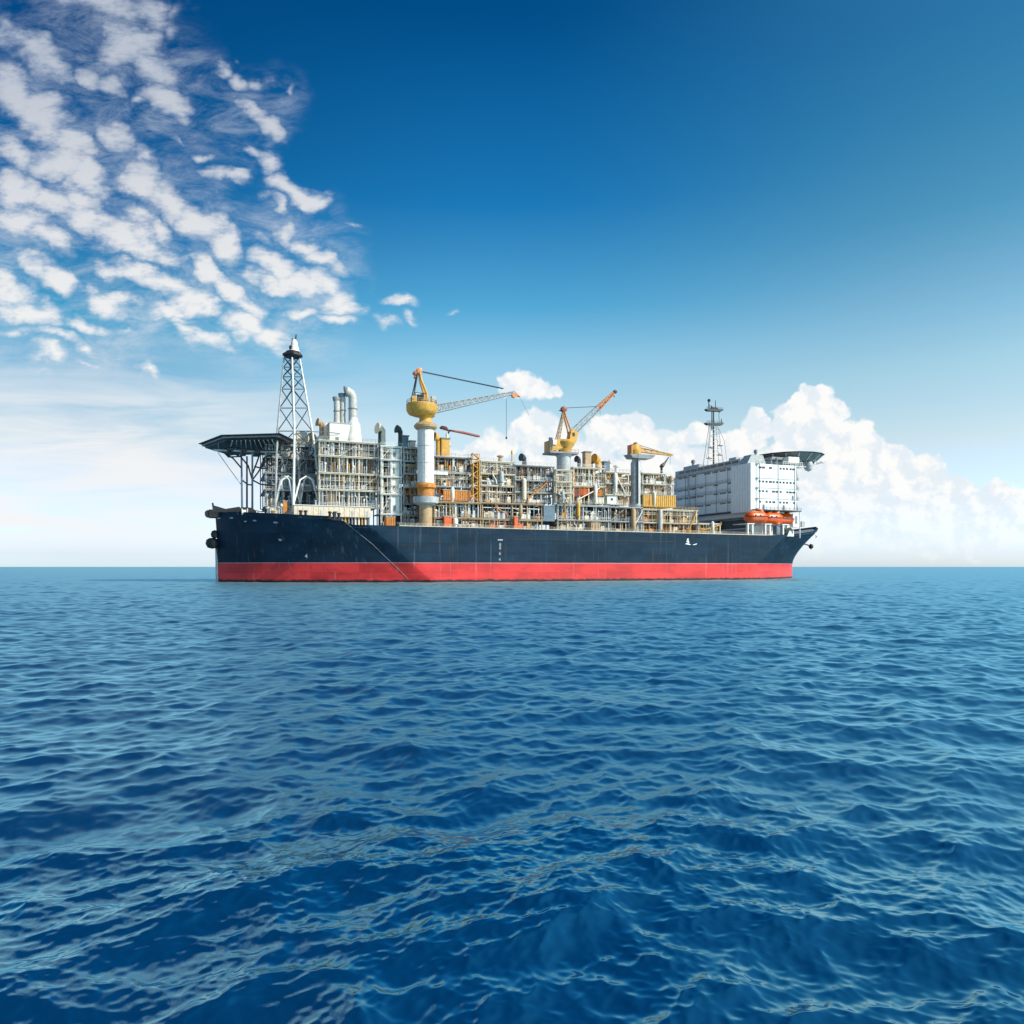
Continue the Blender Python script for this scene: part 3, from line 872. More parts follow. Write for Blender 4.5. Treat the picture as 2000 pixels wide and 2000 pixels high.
for a, b, h, r in ((DA0 + 6, DB0 + 4, 6.6, 0.5), (DA0 + 9.5, DB0 + 6, 4.5, 0.8), (DA0 + 13.5, DB0 + 3, 3.2, 0.45), (DA0 + 17, DB0 + 3.5, 3.6, 0.4), (DA0 + 3, DB1 - 16, 7.5, 0.6)):
    MB().lathe((a, b, ZT), [(r, 0), (r, h * 0.75), (r * 1.6, h * 0.8), (r * 1.6, h * 0.95), (r * 0.6, h)], 10).build('roof_vent', 'grey', house)
# machinery spaces under the block, facing forward
mb = MB()
mb.box(DA0 + 1.5, DA0 + 4.4, DB0 + 8, DB1 - 2, DZ0 + 7.5, DZ0 + 8.1)
mb.box(DA0 + 1.5, DA0 + 4.2, DB0 + 5, DB0 + 20, DZ0 - 0.8, DZ0 + 2.8)
mb.box(DA0 + 1.8, DA0 + 4.2, DB0 + 26, DB0 + 40, DZ0 - 0.8, DZ0 + 7.4)
mb.build('lower_front', 'bluegrey', house)
MB().box(DA0 + 3.9, DA0 + 4.02, DB0 + 6, DB0 + 25, DZ0 + 3.4, DZ0 + 7.2).build('opening_shade', 'dark', house)  # dark panels paint the shade inside the lower openings
MB().box(DA0 + 3.9, DA0 + 4.02, DB0 + 41, DB1 - 6, DZ0 + 0.4, DZ0 + 7.2).build('opening_shade', 'dark', house)

# ------------------------------------------------------------------ signal mast on the roof
ma, mbb = DA0 + 5.5, 38.5
mz = ZT + 3.0
mast = thing('signal_mast', 'dark lattice signal mast with two crossarms on the white deckhouse roof', 'mast', (ma, mbb, mz))
zt = Z(786, ma, mbb)
zc1, zc2 = Z(829, ma, mbb), Z(802, ma, mbb)
for (da, db) in ((-4.6, -1.6), (4.6, -1.6), (-4.6, 1.8), (4.6, 1.8)):
    MB().cyl((ma + da, mbb + db, mz), (ma + da * 0.42, mbb + db * 0.4, zc1), 0.16, 0.14, 6).build('leg', 'steel', mast)
MB().cyl((ma, mbb, mz), (ma, mbb, zc2 + 1.5), 0.42, 0.28, 8).build('pole', 'dark', mast)
MB().cyl((ma - 1.4, mbb - 0.6, zc1 - 3), (ma - 1.4, mbb - 0.6, zt - 2), 0.3, 0.22, 8).build('pole', 'dark', mast)
rnd = random.Random(3)
for k in range(7):
    z0 = mz + (zc1 - mz) * k / 7
    z1 = mz + (zc1 - mz) * (k + 1) / 7
    f0, f1 = 1 - 0.58 * k / 7, 1 - 0.58 * (k + 1) / 7
    q = MB()
    s_ = 1 if k % 2 else -1
    q.cyl((ma - 4.6 * f0 * s_, mbb - 1.6 * f0, z0), (ma + 4.6 * f1 * s_, mbb - 1.6 * f1, z1), 0.11, n=5)
    q.build('brace', 'steel', mast)
    MB().cyl((ma - 4.6 * f1, mbb - 1.6 * f1, z1), (ma + 4.6 * f1, mbb - 1.6 * f1, z1), 0.11, n=5).build('brace', 'steel', mast)
for z, w in ((zc1, 5.0), (zc2, 4.8)):
    q = MB()
    q.prism([(ma - w, z + 0.1), (ma - w + 1.2, z - 0.55), (ma + w - 0.8, z - 0.2), (ma + w + 0.2, z + 0.5), (ma + w, z + 0.9), (ma - w + 0.4, z + 0.45)], mbb - 0.9, mbb + 0.9)
    q.build('crossarm', 'dark', mast)
for da, z0, z1, r in ((-2.6, zc2, zt + 1.5, 0.28), (1.2, zc2, zt + 1.0, 0.22), (3.6, zc2, zt - 4, 0.2), (-1.2, zc2, zt - 1.5, 0.16), (4.6, zc1, zc1 + 3, 0.26), (3.2, zc1, zc2, 0.14)):
    MB().cyl((ma + da, mbb, z0), (ma + da - 0.2, mbb, z1), r, r * 0.7, 6).build('aerial', 'black', mast)
q = MB()
q.cyl((ma - 2.6, mbb, zt - 1.2), (ma + 3.6, mbb, zt - 4.6), 0.12, n=5)
q.lathe((ma - 2.6, mbb, zt + 0.6), [(0.05, -0.7), (0.7, -0.3), (0.7, 0.5), (0.05, 0.8)], 10)
q.box(ma - 1.5, ma + 2.2, mbb - 0.5, mbb + 0.5, zc2 + 0.5, zc2 + 1.4)
q.build('radar_scanner', 'black', mast)
for k, (da, z) in enumerate(((-3.2, mz + 3.2), (2.6, mz + 5.0), (-2.2, mz + 8.2), (3.0, mz + 9.5))):
    MB().box(ma + da - 1.2, ma + da + 1.2, mbb - 1.6, mbb - 0.4, z, z + 0.25).build('platform', 'dark', mast)
    MB().lathe((ma + da, mbb - 1.0, z + 0.25), [(0.35, 0), (0.5, 0.5), (0.1, 1.0)], 8).build('lamp', 'white', mast)
for z in (zc1, zc2):
    MB().rail([(ma - 4.4, mbb - 0.85, z + 0.4), (ma + 4.6, mbb - 0.85, z + 0.6)], 1.0, 1.5, 0.06).build('railing', 'black', mast)
q = MB()
q.tube([(ma + 2.0, mbb, zc1), (ma + 4.6, mbb - 2, (zc1 + mz) / 2 + 2), (ma + 5.6, mbb - 3, mz)], 0.08, 5)
q.tube([(ma - 2.0, mbb, zc1), (ma - 3.6, mbb - 1, (zc1 + mz) / 2), (ma - 6.5, mbb - 3, mz + 2.5)], 0.08, 5)
q.build('stay', 'rope', mast)

# ------------------------------------------------------------------ helidecks
def helideck(name_label, ca, cb_, zc, r, n, phase, mat, under, posts, lip, thick):
    h = thing('helideck', name_label, 'helideck', (ca, cb_, zc - 2), 'helidecks of the vessel')
    poly = [(ca + r * math.cos(phase + 2 * math.pi * i / n), cb_ + r * math.sin(phase + 2 * math.pi * i / n)) for i in range(n)]
    inner_ = [(ca + (a - ca) * 0.78, cb_ + (b - cb_) * 0.78) for a, b in poly]
    m_ = MB()
    vs = [(a, b, zc + 0.25) for a, b in poly] + [(a, b, zc) for a, b in poly] + [(a, b, zc - thick) for a, b in inner_]
    m_.add(vs, [(i, (i + 1) % n, n + (i + 1) % n, n + i) for i in range(n)] + [(n + i, n + (i + 1) % n, 2 * n + (i + 1) % n, 2 * n + i) for i in range(n)]
           + [tuple(range(n)), tuple(range(2 * n, 3 * n))])
    m_.build('deck_plate', mat, h)
    for i in range(n):
        a, b = poly[i]
        a2, b2 = inner_[i]
        m_ = MB()
        m_.tube([(a, b, zc - 0.12), ((a + a2) / 2, (b + b2) / 2, zc - thick * 0.5 - 0.12), (a2, b2, zc - thick - 0.12)], 0.17, 6)
        m_.build('rib', under, h)
    for i in range(n):
        a, b = poly[i]
        c, d = poly[(i + 1) % n]
        o1 = (ca + (a - ca) * lip, cb_ + (b - cb_) * lip, zc + 0.35)
        o2 = (ca + (c - ca) * lip, cb_ + (d - cb_) * lip, zc + 0.35)
        m_ = MB()
        m_.add([(a, b, zc + 0.1), (c, d, zc + 0.1), o2, o1, (a, b, zc + 0.02), (c, d, zc + 0.02), (o2[0], o2[1], o2[2] - 0.08), (o1[0], o1[1], o1[2] - 0.08)],
               [(0, 1, 2, 3), (7, 6, 5, 4), (0, 4, 5, 1), (1, 5, 6, 2), (2, 6, 7, 3), (3, 7, 4, 0)])
        m_.build('safety_net', 'dark', h)
    return h, inner_
def ab(px, Y):
    X = (px - 1000.0) / FPX * Y
    x, y = X - OX, Y - OY
    return CS * x + SN * y, -SN * x + CS * y
hz = 50.4
FPOLY = [ab(*q) for q in ((436, 255), (543, 252), (572, 266), (560, 287), (446, 291), (394, 272))]
fh = thing('helideck', 'dark six-sided helideck on thin posts over the bow, beside the lattice tower', 'helideck', (-49, 33, hz - 5), 'helidecks of the vessel')
cpa, cpb = sum(q[0] for q in FPOLY) / 6, sum(q[1] for q in FPOLY) / 6
shr = lambda q, f: (cpa + (q[0] - cpa) * f, cpb + (q[1] - cpb) * f)
MB().plate(FPOLY, hz - 0.6, hz).build('deck_plate', 'grey', fh)
MB().plate([shr(q, 0.93) for q in FPOLY], hz - 1.35, hz - 0.61).build('under_frame', 'black', fh)
for i in range(6):
    p_, q_ = shr(FPOLY[i], 1.0), shr(FPOLY[(i + 1) % 6], 1.0)
    p2, q2 = shr(FPOLY[i], 1.07), shr(FPOLY[(i + 1) % 6], 1.07)
    MB().add([(*p_, hz - 0.05), (*q_, hz - 0.05), (*q2, hz + 0.35), (*p2, hz + 0.35), (*p_, hz - 0.15), (*q_, hz - 0.15), (*q2, hz + 0.25), (*p2, hz + 0.25)],
             [(0, 1, 2, 3), (7, 6, 5, 4), (0, 4, 5, 1), (1, 5, 6, 2), (2, 6, 7, 3), (3, 7, 4, 0)]).build('safety_net', 'dark', fh)
for i in range(11):
    f = (i + 0.6) / 11.5
    n0 = Vector(FPOLY[0]).lerp(Vector(FPOLY[1]), f) if i > 0 else Vector(FPOLY[0]).lerp(Vector(FPOLY[5]), 0.35)
    f0 = Vector(FPOLY[5]).lerp(Vector(FPOLY[3]), min(1, f + 0.12))
    n0, f0 = Vector(shr(n0, 0.93)), Vector(shr(f0, 0.9))
    MB().tube([(n0.x, n0.y, hz - 1.5), *[((n0.x * (1 - k) + f0.x * k), (n0.y * (1 - k) + f0.y * k), hz - 1.6 - 0.9 * math.sin(math.pi * k)) for k in (0.25, 0.5, 0.75)], (f0.x, f0.y, hz - 1.5)], 0.16, 6).build('rib', 'white' if i % 3 == 1 else 'lightgrey', fh)
zf = 24.0
for (a, b, a2, b2) in ((-52.5, 28.5, -52.8, 28.5), (-49.2, 27.5, -49.2, 27.5), (-50.5, 40.0, -50.5, 40.0), (-44.0, 40.0, -44.0, 40.0)):
    MB().cyl((a, b, zf - 0.9), (a2, b2, hz - 4.4), 0.38, 0.30, 8).build('post', 'bluegrey', fh)
for q in ([(-49.2, 27.5, 36), (-50.6, 27.6, 41), (-53, 28, 44.0), (-57.5, 29, 46.2)], [(-49.2, 27.5, 36), (-47.4, 27.4, 38.6), (-45.2, 27, 42.4)],
          [(-49.2, 27.5, 36), (-46.5, 27.4, 34.6), (-41.5, 27.4, 34.2)], [(-52.6, 28.5, 36.0), (-50.8, 28, 34.4), (-49.2, 27.5, 34.2)],
          [(-49.2, 27.5, 38), (-47.8, 27.4, 42), (-46.6, 27, 45.6)], [(-48.6, 27.4, 40.8), (-46, 27.3, 40.2), (-44.0, 27.2, 40.4)],
          [(-52.7, 28.5, 40), (-55.5, 28.6, 43.4), (-59.3, 29.5, 46.0)], [(-45.8, 27.2, 43.5), (-43.5, 27.2, 41.4), (-40.6, 27.4, 42.8), (-43.5, 27.2, 45.0), (-45.8, 27.2, 43.5)],
          [(-59.5, 29.5, 46.4), (-57, 28.6, 43.8), (-52.8, 28.2, 44.2), (-52.2, 28.2, 46.8)], [(-58.4, 29.5, 46.6), (-55.5, 28.6, 47.4), (-52, 28.2, 46.8), (-46, 27.4, 46.6), (-40.5, 27.4, 46.0)]):
    MB().tube(q, 0.27, 6).build('brace', 'black', fh)
for a in (-56.5, -52.0, -47.5, -43.0):
    MB().box(a - 1.0, a + 1.0, 27.0, 39.5, hz - 4.5, hz - 3.6).build('girder', 'black', fh)
MB().cyl((-61.8, 29.6, hz - 4.3), (-40.5, 26.9, hz - 4.2), 0.36, n=8).build('girder', 'lightgrey', fh)
MB().tube([(-60.5, 29.5, hz - 5), (-56.5, 29.2, 39.5), (-53.0, 28.8, 34.5)], 0.14, 6).build('brace', 'lightgrey', fh)

az = Z(893, 188, 25)
ah, ai = helideck('grey round helideck overhanging the stern, beside the white deckhouse', 188.0, 25.0, az, 15.4, 16, 0.0, 'heligrey', 'white', None, 1.05, 3.0)
for a, b, a2, b2, z2 in ((DA1, 14, 186, 16, az - 3), (DA1, 24, 192, 22, az - 3), (DA1, 36, 190, 32, az - 3), (DA1 - 0.4, 12, 183, 12.5, az - 2.6)):
    MB().tube([(a, b, az - 14), ((a + a2) / 2 + 0.8, (b + b2) / 2, az - 8.0), (a2, b2, z2)], 0.42, 8).build('brace', 'grey', ah)
MB().box(DA1 - 8, DA1 + 8, 12.5, 36, az - 3.6, az - 2.55).build('girder', 'grey', ah)
for k in range(7):
    a_, b_ = 179.0 + 3.3 * k, 13.5 + 0.35 * k
    zl_ = az - 7.4 + 0.62 * k
    MB().tube([(a_, b_, az - 2.6), (a_ + 1.65, b_, zl_ + 0.3), (a_ + 3.3, b_ + 0.35, az - 2.55)], 0.2, 6).build('brace', 'lightgrey', ah)
MB().tube([(178.0, 13.4, az - 7.6), (190, 14.5, az - 5.6), (200.5, 16.5, az - 2.9)], 0.3, 8).build('brace', 'lightgrey', ah)
MB().lathe((191.0, 15.0, az - 5.6), [(0.1, -2.2), (1.6, -1.4), (2.2, 0.4), (1.6, 2.2), (0.3, 2.6)], 12).build('foam_tank', 'lightgrey', ah)
q = MB()
q.tube([(201.5, 20, az + 0.2), (199.5, 19, az - 2.4), (196.5, 18, az - 4.4), (191, 17, az - 6.0)], 0.3, 8)
q.tube([(203.2, 24, az + 0.3), (202.0, 22, az - 1.8), (198.5, 20, az - 3.2)], 0.2, 8)
q.build('gutter_pipe', 'white', ah)
MB().cyl((176.6, 10.5, az - 2.6), (177.4, 10.5, ZB[3] + 1), 0.5, 0.35, 8).build('post', 'lightgrey', ah)
MB().box(174.5, 180.5, 9.5, 13.5, az - 5.2, az - 2.6).build('access_platform', 'white', ah)
q = MB()
q.rail([(171, 9, ZT + 0.5), (182, 9, ZT + 0.5)], 1.6, 1.3, 0.09)
q.box(171, 182, 8.8, 12, ZT + 0.2, ZT + 0.5)
q.build('access_walkway', 'white', ah)

# ------------------------------------------------------------------ lifeboats and davits
def lifeboat():
    a0, b0 = A(1476, 2.2), 2.2
    z0 = Z(1023.5, a0, b0)
    t = thing('lifeboat', 'foremost orange enclosed lifeboat under the white deckhouse, its whole side showing', 'lifeboat', (a0, b0, z0), 'orange lifeboats by the deckhouse')
    L, Hh, B = 5.6, 2.7, 2.5
    m_ = MB()
    rows = []
    for i in range(15):
        x = -L + 2 * L * i / 14
        w = max(0.04, 1 - abs(x / L) ** 4.6)
        rows.append((x, B * w ** 0.5, z0 + 0.3 + 1.9 * (1 - w) * 0.55))
    vs = []
    for x, w, zb in rows:
        for (u, v) in ((0, 0), (0.55, 0.18), (0.9, 0.6), (1.0, 1.0)):
            vs.append((a0 + x, b0 - w * u, zb + (z0 + 2.75 - zb) * v))
        for (u, v) in ((0.9, 0.6), (0.55, 0.18)):
            vs.append((a0 + x, b0 + w * u, zb + (z0 + 2.75 - zb) * v))
    # closed section: keel, near side up to the gunwale; far side mirrored
    vs, fs = [], []
    sec = [(0, 0), (-0.55, 0.15), (-0.9, 0.55), (-1, 1.0), (1, 1.0), (0.9, 0.55), (0.55, 0.15)]
    for x, w, zb in rows:
        vs += [(a0 + x, b0 + w * u, zb + (z0 + 2.75 - zb) * v) for u, v in sec]
    k = len(sec)
    for i in range(14):
        fs += [(i * k + j, i * k + (j + 1) % k, (i + 1) * k + (j + 1) % k, (i + 1) * k + j) for j in range(k)]
    fs += [tuple(range(k)), tuple(range(14 * k, 15 * k))]
    m_.add(vs, fs)
    m_.build('hull', 'lifeboat', t)
    vs, fs = [], []
    m_ = MB()
    sec = [(-0.97, 0.0), (-0.9, 0.45), (-0.6, 0.85), (0, 1.0), (0.6, 0.85), (0.9, 0.45), (0.97, 0.0)]
    for x, w, zb in rows:
        hh = 2.15 * max(0.05, 1 - abs(x / L) ** 4.4) + (0.0)
        vs += [(a0 + x * 0.97, b0 + w * u, z0 + 2.76 + hh * v) for u, v in sec]
    for i in range(14):
        fs += [(i * k + j, i * k + (j + 1) % k, (i + 1) * k + (j + 1) % k, (i + 1) * k + j) for j in range(k)]
    fs += [tuple(range(k)), tuple(range(14 * k, 15 * k))]
    m_.add(vs, fs)
    can = m_.build('canopy', 'lifeboat', t)
    for i in range(2):
        x = a0 - 2.4 + i * 2.6
        MB().box(x, x + 0.6, b0 - B - 0.02, b0 - B + 0.3, z0 + 3.05, z0 + 3.5).build('window', 'glass', can)
    m_ = MB()
    m_.lathe((a0 + 2.3, b0, z0 + 4.3), [(1.5, -0.6), (1.45, 0.5), (1.1, 1.15), (0.1, 1.35)], 14)
    m_.build('cockpit', 'orange', t)
    m_ = MB()
    m_.lathe((a0 - 1.6, b0, z0 + 4.2), [(1.25, -0.5), (1.2, 0.35), (0.8, 0.8), (0.1, 0.95)], 14)
    m_.build('hatch', 'yellow', t)
    pts = [(a0 + x, b0 - w - 0.05, z0 + 2.75) for x, w, zb in rows]
    MB().tube(pts, 0.16, 6).build('fender', 'black', t)
    return t
def copy_tree(o, dx_=None, parent=None):
    c = o.copy()
    COL.objects.link(c)
    if parent is not None:
        c.parent = parent
    for ch in [q for q in list(bpy.data.objects) if q.parent == o]:
        copy_tree(ch, None, c)
    return c
lb = lifeboat()
lb.scale = (1.0, 1.1, 1.12)
for k, (px, b, lab) in enumerate(((1507, 6.2, 'middle orange enclosed lifeboat, standing between two others under the white deckhouse'),
                                  (1528, 9.6, 'aftmost orange enclosed lifeboat, next to the small white locker'))):
    c = copy_tree(lb)
    base = (A(px, b), b, ORG[lb.name][2])
    c.location = world(*base)
    c['label'] = lab
ORG[lb.name] = ORG[lb.name]
for i, (a0, lab) in enumerate(((A(1462, 2.5), 'white davit frame under the foremost orange lifeboat'), (A(1496, 2.5), 'white davit frame between two orange lifeboats'),
                             (A(1527, 3.5), 'white davit frame by the winch drum, under the orange lifeboats'))):
    b0 = 1.2
    t = thing('davit', lab, 'davit', (a0, b0, zdeck(a0) - 1), 'davits under the lifeboats')
    zz = zdeck(a0) - 0.9
    zl = Z(1023.5, A(1476, 2.2), 2.2)
    for s_ in (-1.2, 1.2):
        MB().prism([(a0 + s_ - 0.35, zz), (a0 + s_ + 0.35, zz), (a0 + s_ + 0.3, zl + 0.2), (a0 + s_ - 0.3, zl + 0.2)], b0, b0 + 1.2).build('arm', 'white', t)
    MB().box(a0 - 1.9, a0 + 1.9, b0 - 0.2, b0 + 9, zl - 0.15, zl + 0.22).build('cradle', 'white', t)
    MB().cyl((a0 - 0.8, b0 + 1.0, zz + 1.6), (a0 + 0.8, b0 + 1.0, zz + 1.6), 0.8, n=12).build('winch_drum', 'black', t)
def locker(px0, px1, py0, py1, b0, db, mat, lab, name='locker', cat='locker', group=None):
    a0, a1 = A(px0, b0), A(px1, b0)
    z1, z0 = Z(py0, a0, b0), max(Z(py1, a0, b0), zdeck((a0 + a1) / 2) - 0.95)
    t = thing(name, lab, cat, (a0, b0, z0), group)
    MB().box(a0, a1, b0, b0 + db, z0, z1).build('body', mat, t)
    MB().box(a0 - 0.12, a1 + 0.12, b0 - 0.12, b0 + db + 0.12, z1, z1 + 0.18).build('lid', mat, t)
    MB().box(a0 + 0.25 * (a1 - a0), a0 + 0.6 * (a1 - a0), b0 - 0.06, b0 + 0.02, z0 + 0.25 * (z1 - z0), z0 + 0.85 * (z1 - z0)).build('door', 'grey' if mat != 'grey' else 'white', t)
    return t
locker(1549, 1563, 1004, 1029, 9, 4, 'brightwhite', 'tall white locker aft of the orange lifeboats', group='lockers around the boat deck')
locker(1517, 1528, 1027, 1044, 2.0, 2.4, 'bluegrey', 'blue grey locker under the orange lifeboats', group='lockers around the boat deck')
wa, wb = A(1538, 2.4), 2.4
t = thing('winch', 'black winch drum on the stern deck, right under the aftmost lifeboat', 'winch', (wa, wb, zdeck(wa) - 1), 'winches on deck')
zz = zdeck(wa) - 0.9
MB().lathe((wa, wb, zz + 2.0), [(1.9, -1.2), (1.9, -0.9), (1.1, -0.85), (1.1, 0.85), (1.9, 0.9), (1.9, 1.2)], 18, 'b').build('drum', 'black', t)
for s_ in (-1.5, 1.5):
    MB().prism([(wa - 1.6, zz), (wa + 1.6, zz), (wa + 0.4, zz + 2.4), (wa - 0.4, zz + 2.4)], wb + s_ - 0.15, wb + s_ + 0.15).build('frame', 'white', t)
MB().box(wa + 1.3, wa + 2.6, wb - 1, wb + 1, zz, zz + 2.6).build('motor', 'white', t)

# ------------------------------------------------------------------ process modules
PALE = ['lightgrey'] * 3 + ['steel'] * 2 + ['white'] * 4 + ['dark'] * 2 + ['tan', 'tan', 'grey', 'cream', 'cream', 'yellow', 'rust']
WARM = ['yellow'] * 4 + ['amber'] * 2 + ['tan'] * 3 + ['white', 'cream', 'rust', 'dark', 'dark']
MIXED = PALE + ['tan', 'yellow', 'cream', 'rust', 'craneorange']
COOL = ['lightgrey'] * 3 + ['bluegrey'] * 2 + ['white'] * 6 + ['dark'] * 2 + ['steel'] * 2
def module(label, px0, px1, b0, b1, ys, seed, pal=PALE, frame='lightgrey', wall='dark', wd=5.0, dens=0.95, boxes=2, tanks=0, nh=3, first=True,
           boxpal=('cream', 'white', 'lightgrey', 'tan'), toprail=True, bay=6.0, name='process_module', cat='process module', group='process modules along the deck',
           hole=0.12, rmax=0.30, brace=True, bd=0.62, warm=True, tall=1):
    rnd = random.Random(seed)
    warm = seed < 120
    a0, a1 = A(px0, b0), A(px1, b0)
    am = (a0 + a1) / 2
    zs = [Z(y, am, b0) for y in ys]
    t = thing(name, label, cat, (a0, b0, zs[0]), group)
    nb = max(1, round((a1 - a0) / bay))
    ca = [a0 + 0.25 + (a1 - a0 - 0.5) * i / nb for i in range(nb + 1)]
    for a in ca:
        for b in (b0 + 0.3, (b0 + b1) / 2, b1 - 0.3):
            MB().box(a - 0.18, a + 0.18, b - 0.18, b + 0.18, zs[0], zs[-1] - 0.02).build('column', frame, t)
    for i, z in enumerate(zs):
        if i or first:
            m_ = MB()
            m_.box(a0 - 0.06, a1 + 0.06, b0 - 0.55, b1, z - 0.22, z)
            m_.box(a0 - 0.03, a1 + 0.03, b0 - 0.20, b0 + 0.12, z - bd, z - 0.22)
            m_.build('deck_level', frame, t)
        if i < len(zs) - 1 or toprail:
            m_ = MB()
            m_.rail([(a0, b0 - 0.45, z), (a1, b0 - 0.45, z)], 1.1, 1.5, 0.055)
            m_.build('railing', rnd.choice(('cream', 'white', 'grey', 'yellow') if pal is WARM else ('white', 'lightgrey', 'grey')), t)
    for i in range(len(zs) - 1):
        z0, z1 = zs[i], zs[i + 1] - bd - 0.01
        h = z1 - z0
        m_ = MB()
        full = rnd.random() < 0.5
        x = a0 + 0.5
        while x < a1 - 0.3 and (full or x < a0 + (a1 - a0) * 0.45):
            m_.cyl((x, b0 - 0.30, z0), (x + rnd.uniform(-0.15, 0.15), b0 - 0.24, z1 + 0.1), 0.065, n=4)
            x += rnd.uniform(1.3, 2.6)
        if h > 3.6 and full:
            zz_ = z0 + h * rnd.uniform(0.5, 0.62)
            m_.box(a0, a1, b0 - 0.42, b0 - 0.18, zz_, zz_ + 0.12)
            m_.rail([(a0, b0 - 0.4, zz_ + 0.1), (a1, b0 - 0.4, zz_ + 0.1)], 0.9, 1.7, 0.045)
        m_.box(a0, a1, b0 - 0.38, b0 - 0.2, z1, z1 + 0.1)
        m_.build('scaffold', rnd.choice(('cream', 'tan', 'yellow', 'rust') if warm else ('white', 'lightgrey', 'cream')), t)
        for k in range(nb):
            if rnd.random() > hole:
                MB().box(ca[k] + 0.26, ca[k + 1] - 0.26, b0 + wd + rnd.uniform(0, 3), b0 + wd + 3.3, z0 + 0.01, z1 + 0.6).build('bulkhead_or_shade', rnd.choice((wall, wall, wall, 'shadeclad', 'rust' if warm else wall, 'amber' if warm and pal is not COOL else wall)), t)  # back panels; the dark ones paint in shade behind the pipes
        n = int((a1 - a0) * dens * 1.8)
        for k in range(n):
            a = a0 + 0.6 + (a1 - a0 - 1.2) * (k + rnd.uniform(0.1, 0.9)) / n
            b = b0 + (rnd.uniform(0.5, 1.4) if rnd.random() < 0.6 else rnd.uniform(1.2, max(1.3, min(4.2, wd - 0.4))))
            r = rnd.choice((0.11, 0.14, 0.17, 0.2, 0.25, rmax + 0.06))
            zt_ = z1 if rnd.random() < 0.72 else z0 + h * rnd.uniform(0.35, 0.8)
            mt = rnd.choice(pal)
            if rnd.random() < 0.25 and zt_ == z1:
                zk = z0 + h * rnd.uniform(0.3, 0.7)
                d = rnd.choice((-1, 1)) * rnd.uniform(0.5, 1.6)
                a2 = min(a1 - 0.4, max(a0 + 0.4, a + d))
                m_ = MB().tube([(a, b, z0 + 0.01), (a, b, zk), (a2, b, zk + 0.35), (a2, b, z1)], r, 6)
            else:
                m_ = MB().cyl((a, b, z0 + 0.01), (a, b, zt_), r, n=6)
                if zt_ < z1:
                    m_.lathe((a, b, zt_), [(r * 1.9, -0.25), (r * 1.9, 0.2), (r * 0.7, 0.5)], 8)
            m_.build('pipe', mt, t)
        for k in range(nh):
            z = z0 + h * rnd.uniform(0.35, 0.95)
            x0, x1 = sorted((rnd.uniform(a0, a1), rnd.uniform(a0, a1)))
            if x1 - x0 < 3:
                x0, x1 = a0 + 0.3, a1 - 0.3
            b = b0 + rnd.uniform(0.6, 2.6)
            r = rnd.choice((0.1, 0.15, 0.22))
            MB().tube([(x0, b + 1.5, z), (x0 + 0.4, b, z), (x1 - 0.4, b, z), (x1, b + 1.5, z)], r, 6).build('pipe', rnd.choice(pal), t)
        for k in range(boxes):
            w = rnd.uniform(0.8, 2.2)
            a = rnd.uniform(a0 + w, a1 - w)
            hh = min(h * 0.8, rnd.uniform(0.9, 2.6))
            d = rnd.uniform(1.0, 2.0)
            bb = b0 + 0.35
            m_ = MB().box(a - w / 2, a + w / 2, bb, bb + d, z0 + 0.15, z0 + hh)
            m_.box(a - w / 2 + 0.1, a + w / 2 - 0.1, bb + 0.1, bb + d - 0.1, z0, z0 + 0.15)
            m_.box(a - w / 2 - 0.06, a + w / 2 + 0.06, bb - 0.06, bb + d, z0 + hh, z0 + hh + 0.12)
            m_.build('cabinet', rnd.choice(boxpal), t)
        for k in range(tanks):
            r = min(h * 0.26, rnd.uniform(0.8, 1.5))
            ln = rnd.uniform(2.5, 5.0)
            a = rnd.uniform(a0 + ln / 2 + r, max(a0 + ln / 2 + r + 0.1, a1 - ln / 2 - r))
            z = z0 + r + rnd.uniform(0.6, max(0.7, h - 2.2 * r - 0.2))
            m_ = MB().lathe((a, b0 + 1.2 + r, z), [(0.1, -ln / 2 - r * 0.7), (r * 0.7, -ln / 2 - r * 0.45), (r, -ln / 2), (r, ln / 2), (r * 0.7, ln / 2 + r * 0.45), (0.1, ln / 2 + r * 0.7)], 16, 'a')
            for s_ in (-ln / 3, ln / 3):
                m_.box(a + s_ - 0.2, a + s_ + 0.2, b0 + 1.2 + 0.3 * r, b0 + 1.2 + 1.7 * r, z0, z - r * 0.6)
            m_.build('vessel', rnd.choice(boxpal + ('white',)), t)
        if brace and nb >= 2 and h > 3 and rnd.random() < 0.4:
            k = rnd.randrange(nb)
            MB().cyl((ca[k] + 0.2, b0 + 0.35, z0), (ca[k + 1] - 0.2, b0 + 0.35, z1), 0.14, n=6).build('brace', frame, t)
    for k in range(tall if warm else 0):                      # tall process vessels and a large inclined line
        a = rnd.uniform(a0 + 1.6, max(a0 + 1.7, a1 - 1.6))
        r = rnd.uniform(0.6, 1.0)
        i0 = rnd.randrange(max(1, len(zs) - 1))
        zz0 = zs[i0]
        zz1 = zs[min(len(zs) - 1, i0 + rnd.choice((1, 2)))] + rnd.uniform(-0.8, 1.2)
        MB().lathe((a, b0 - 0.7 - r * 0.3, 0), [(r * 0.5, zz0 + 0.02), (r * 0.55, zz0 + 0.8), (r, zz0 + 1.2), (r, zz1 - 0.8), (r * 0.75, zz1 - 0.3), (0.12, zz1)], 14).build('vessel', rnd.choice(('white', 'cream', 'yellow', 'tan', 'lightgrey', 'stack')), t)
        x0, x1 = rnd.uniform(a0 + 0.5, a1 - 0.5), rnd.uniform(a0 + 0.5, a1 - 0.5)
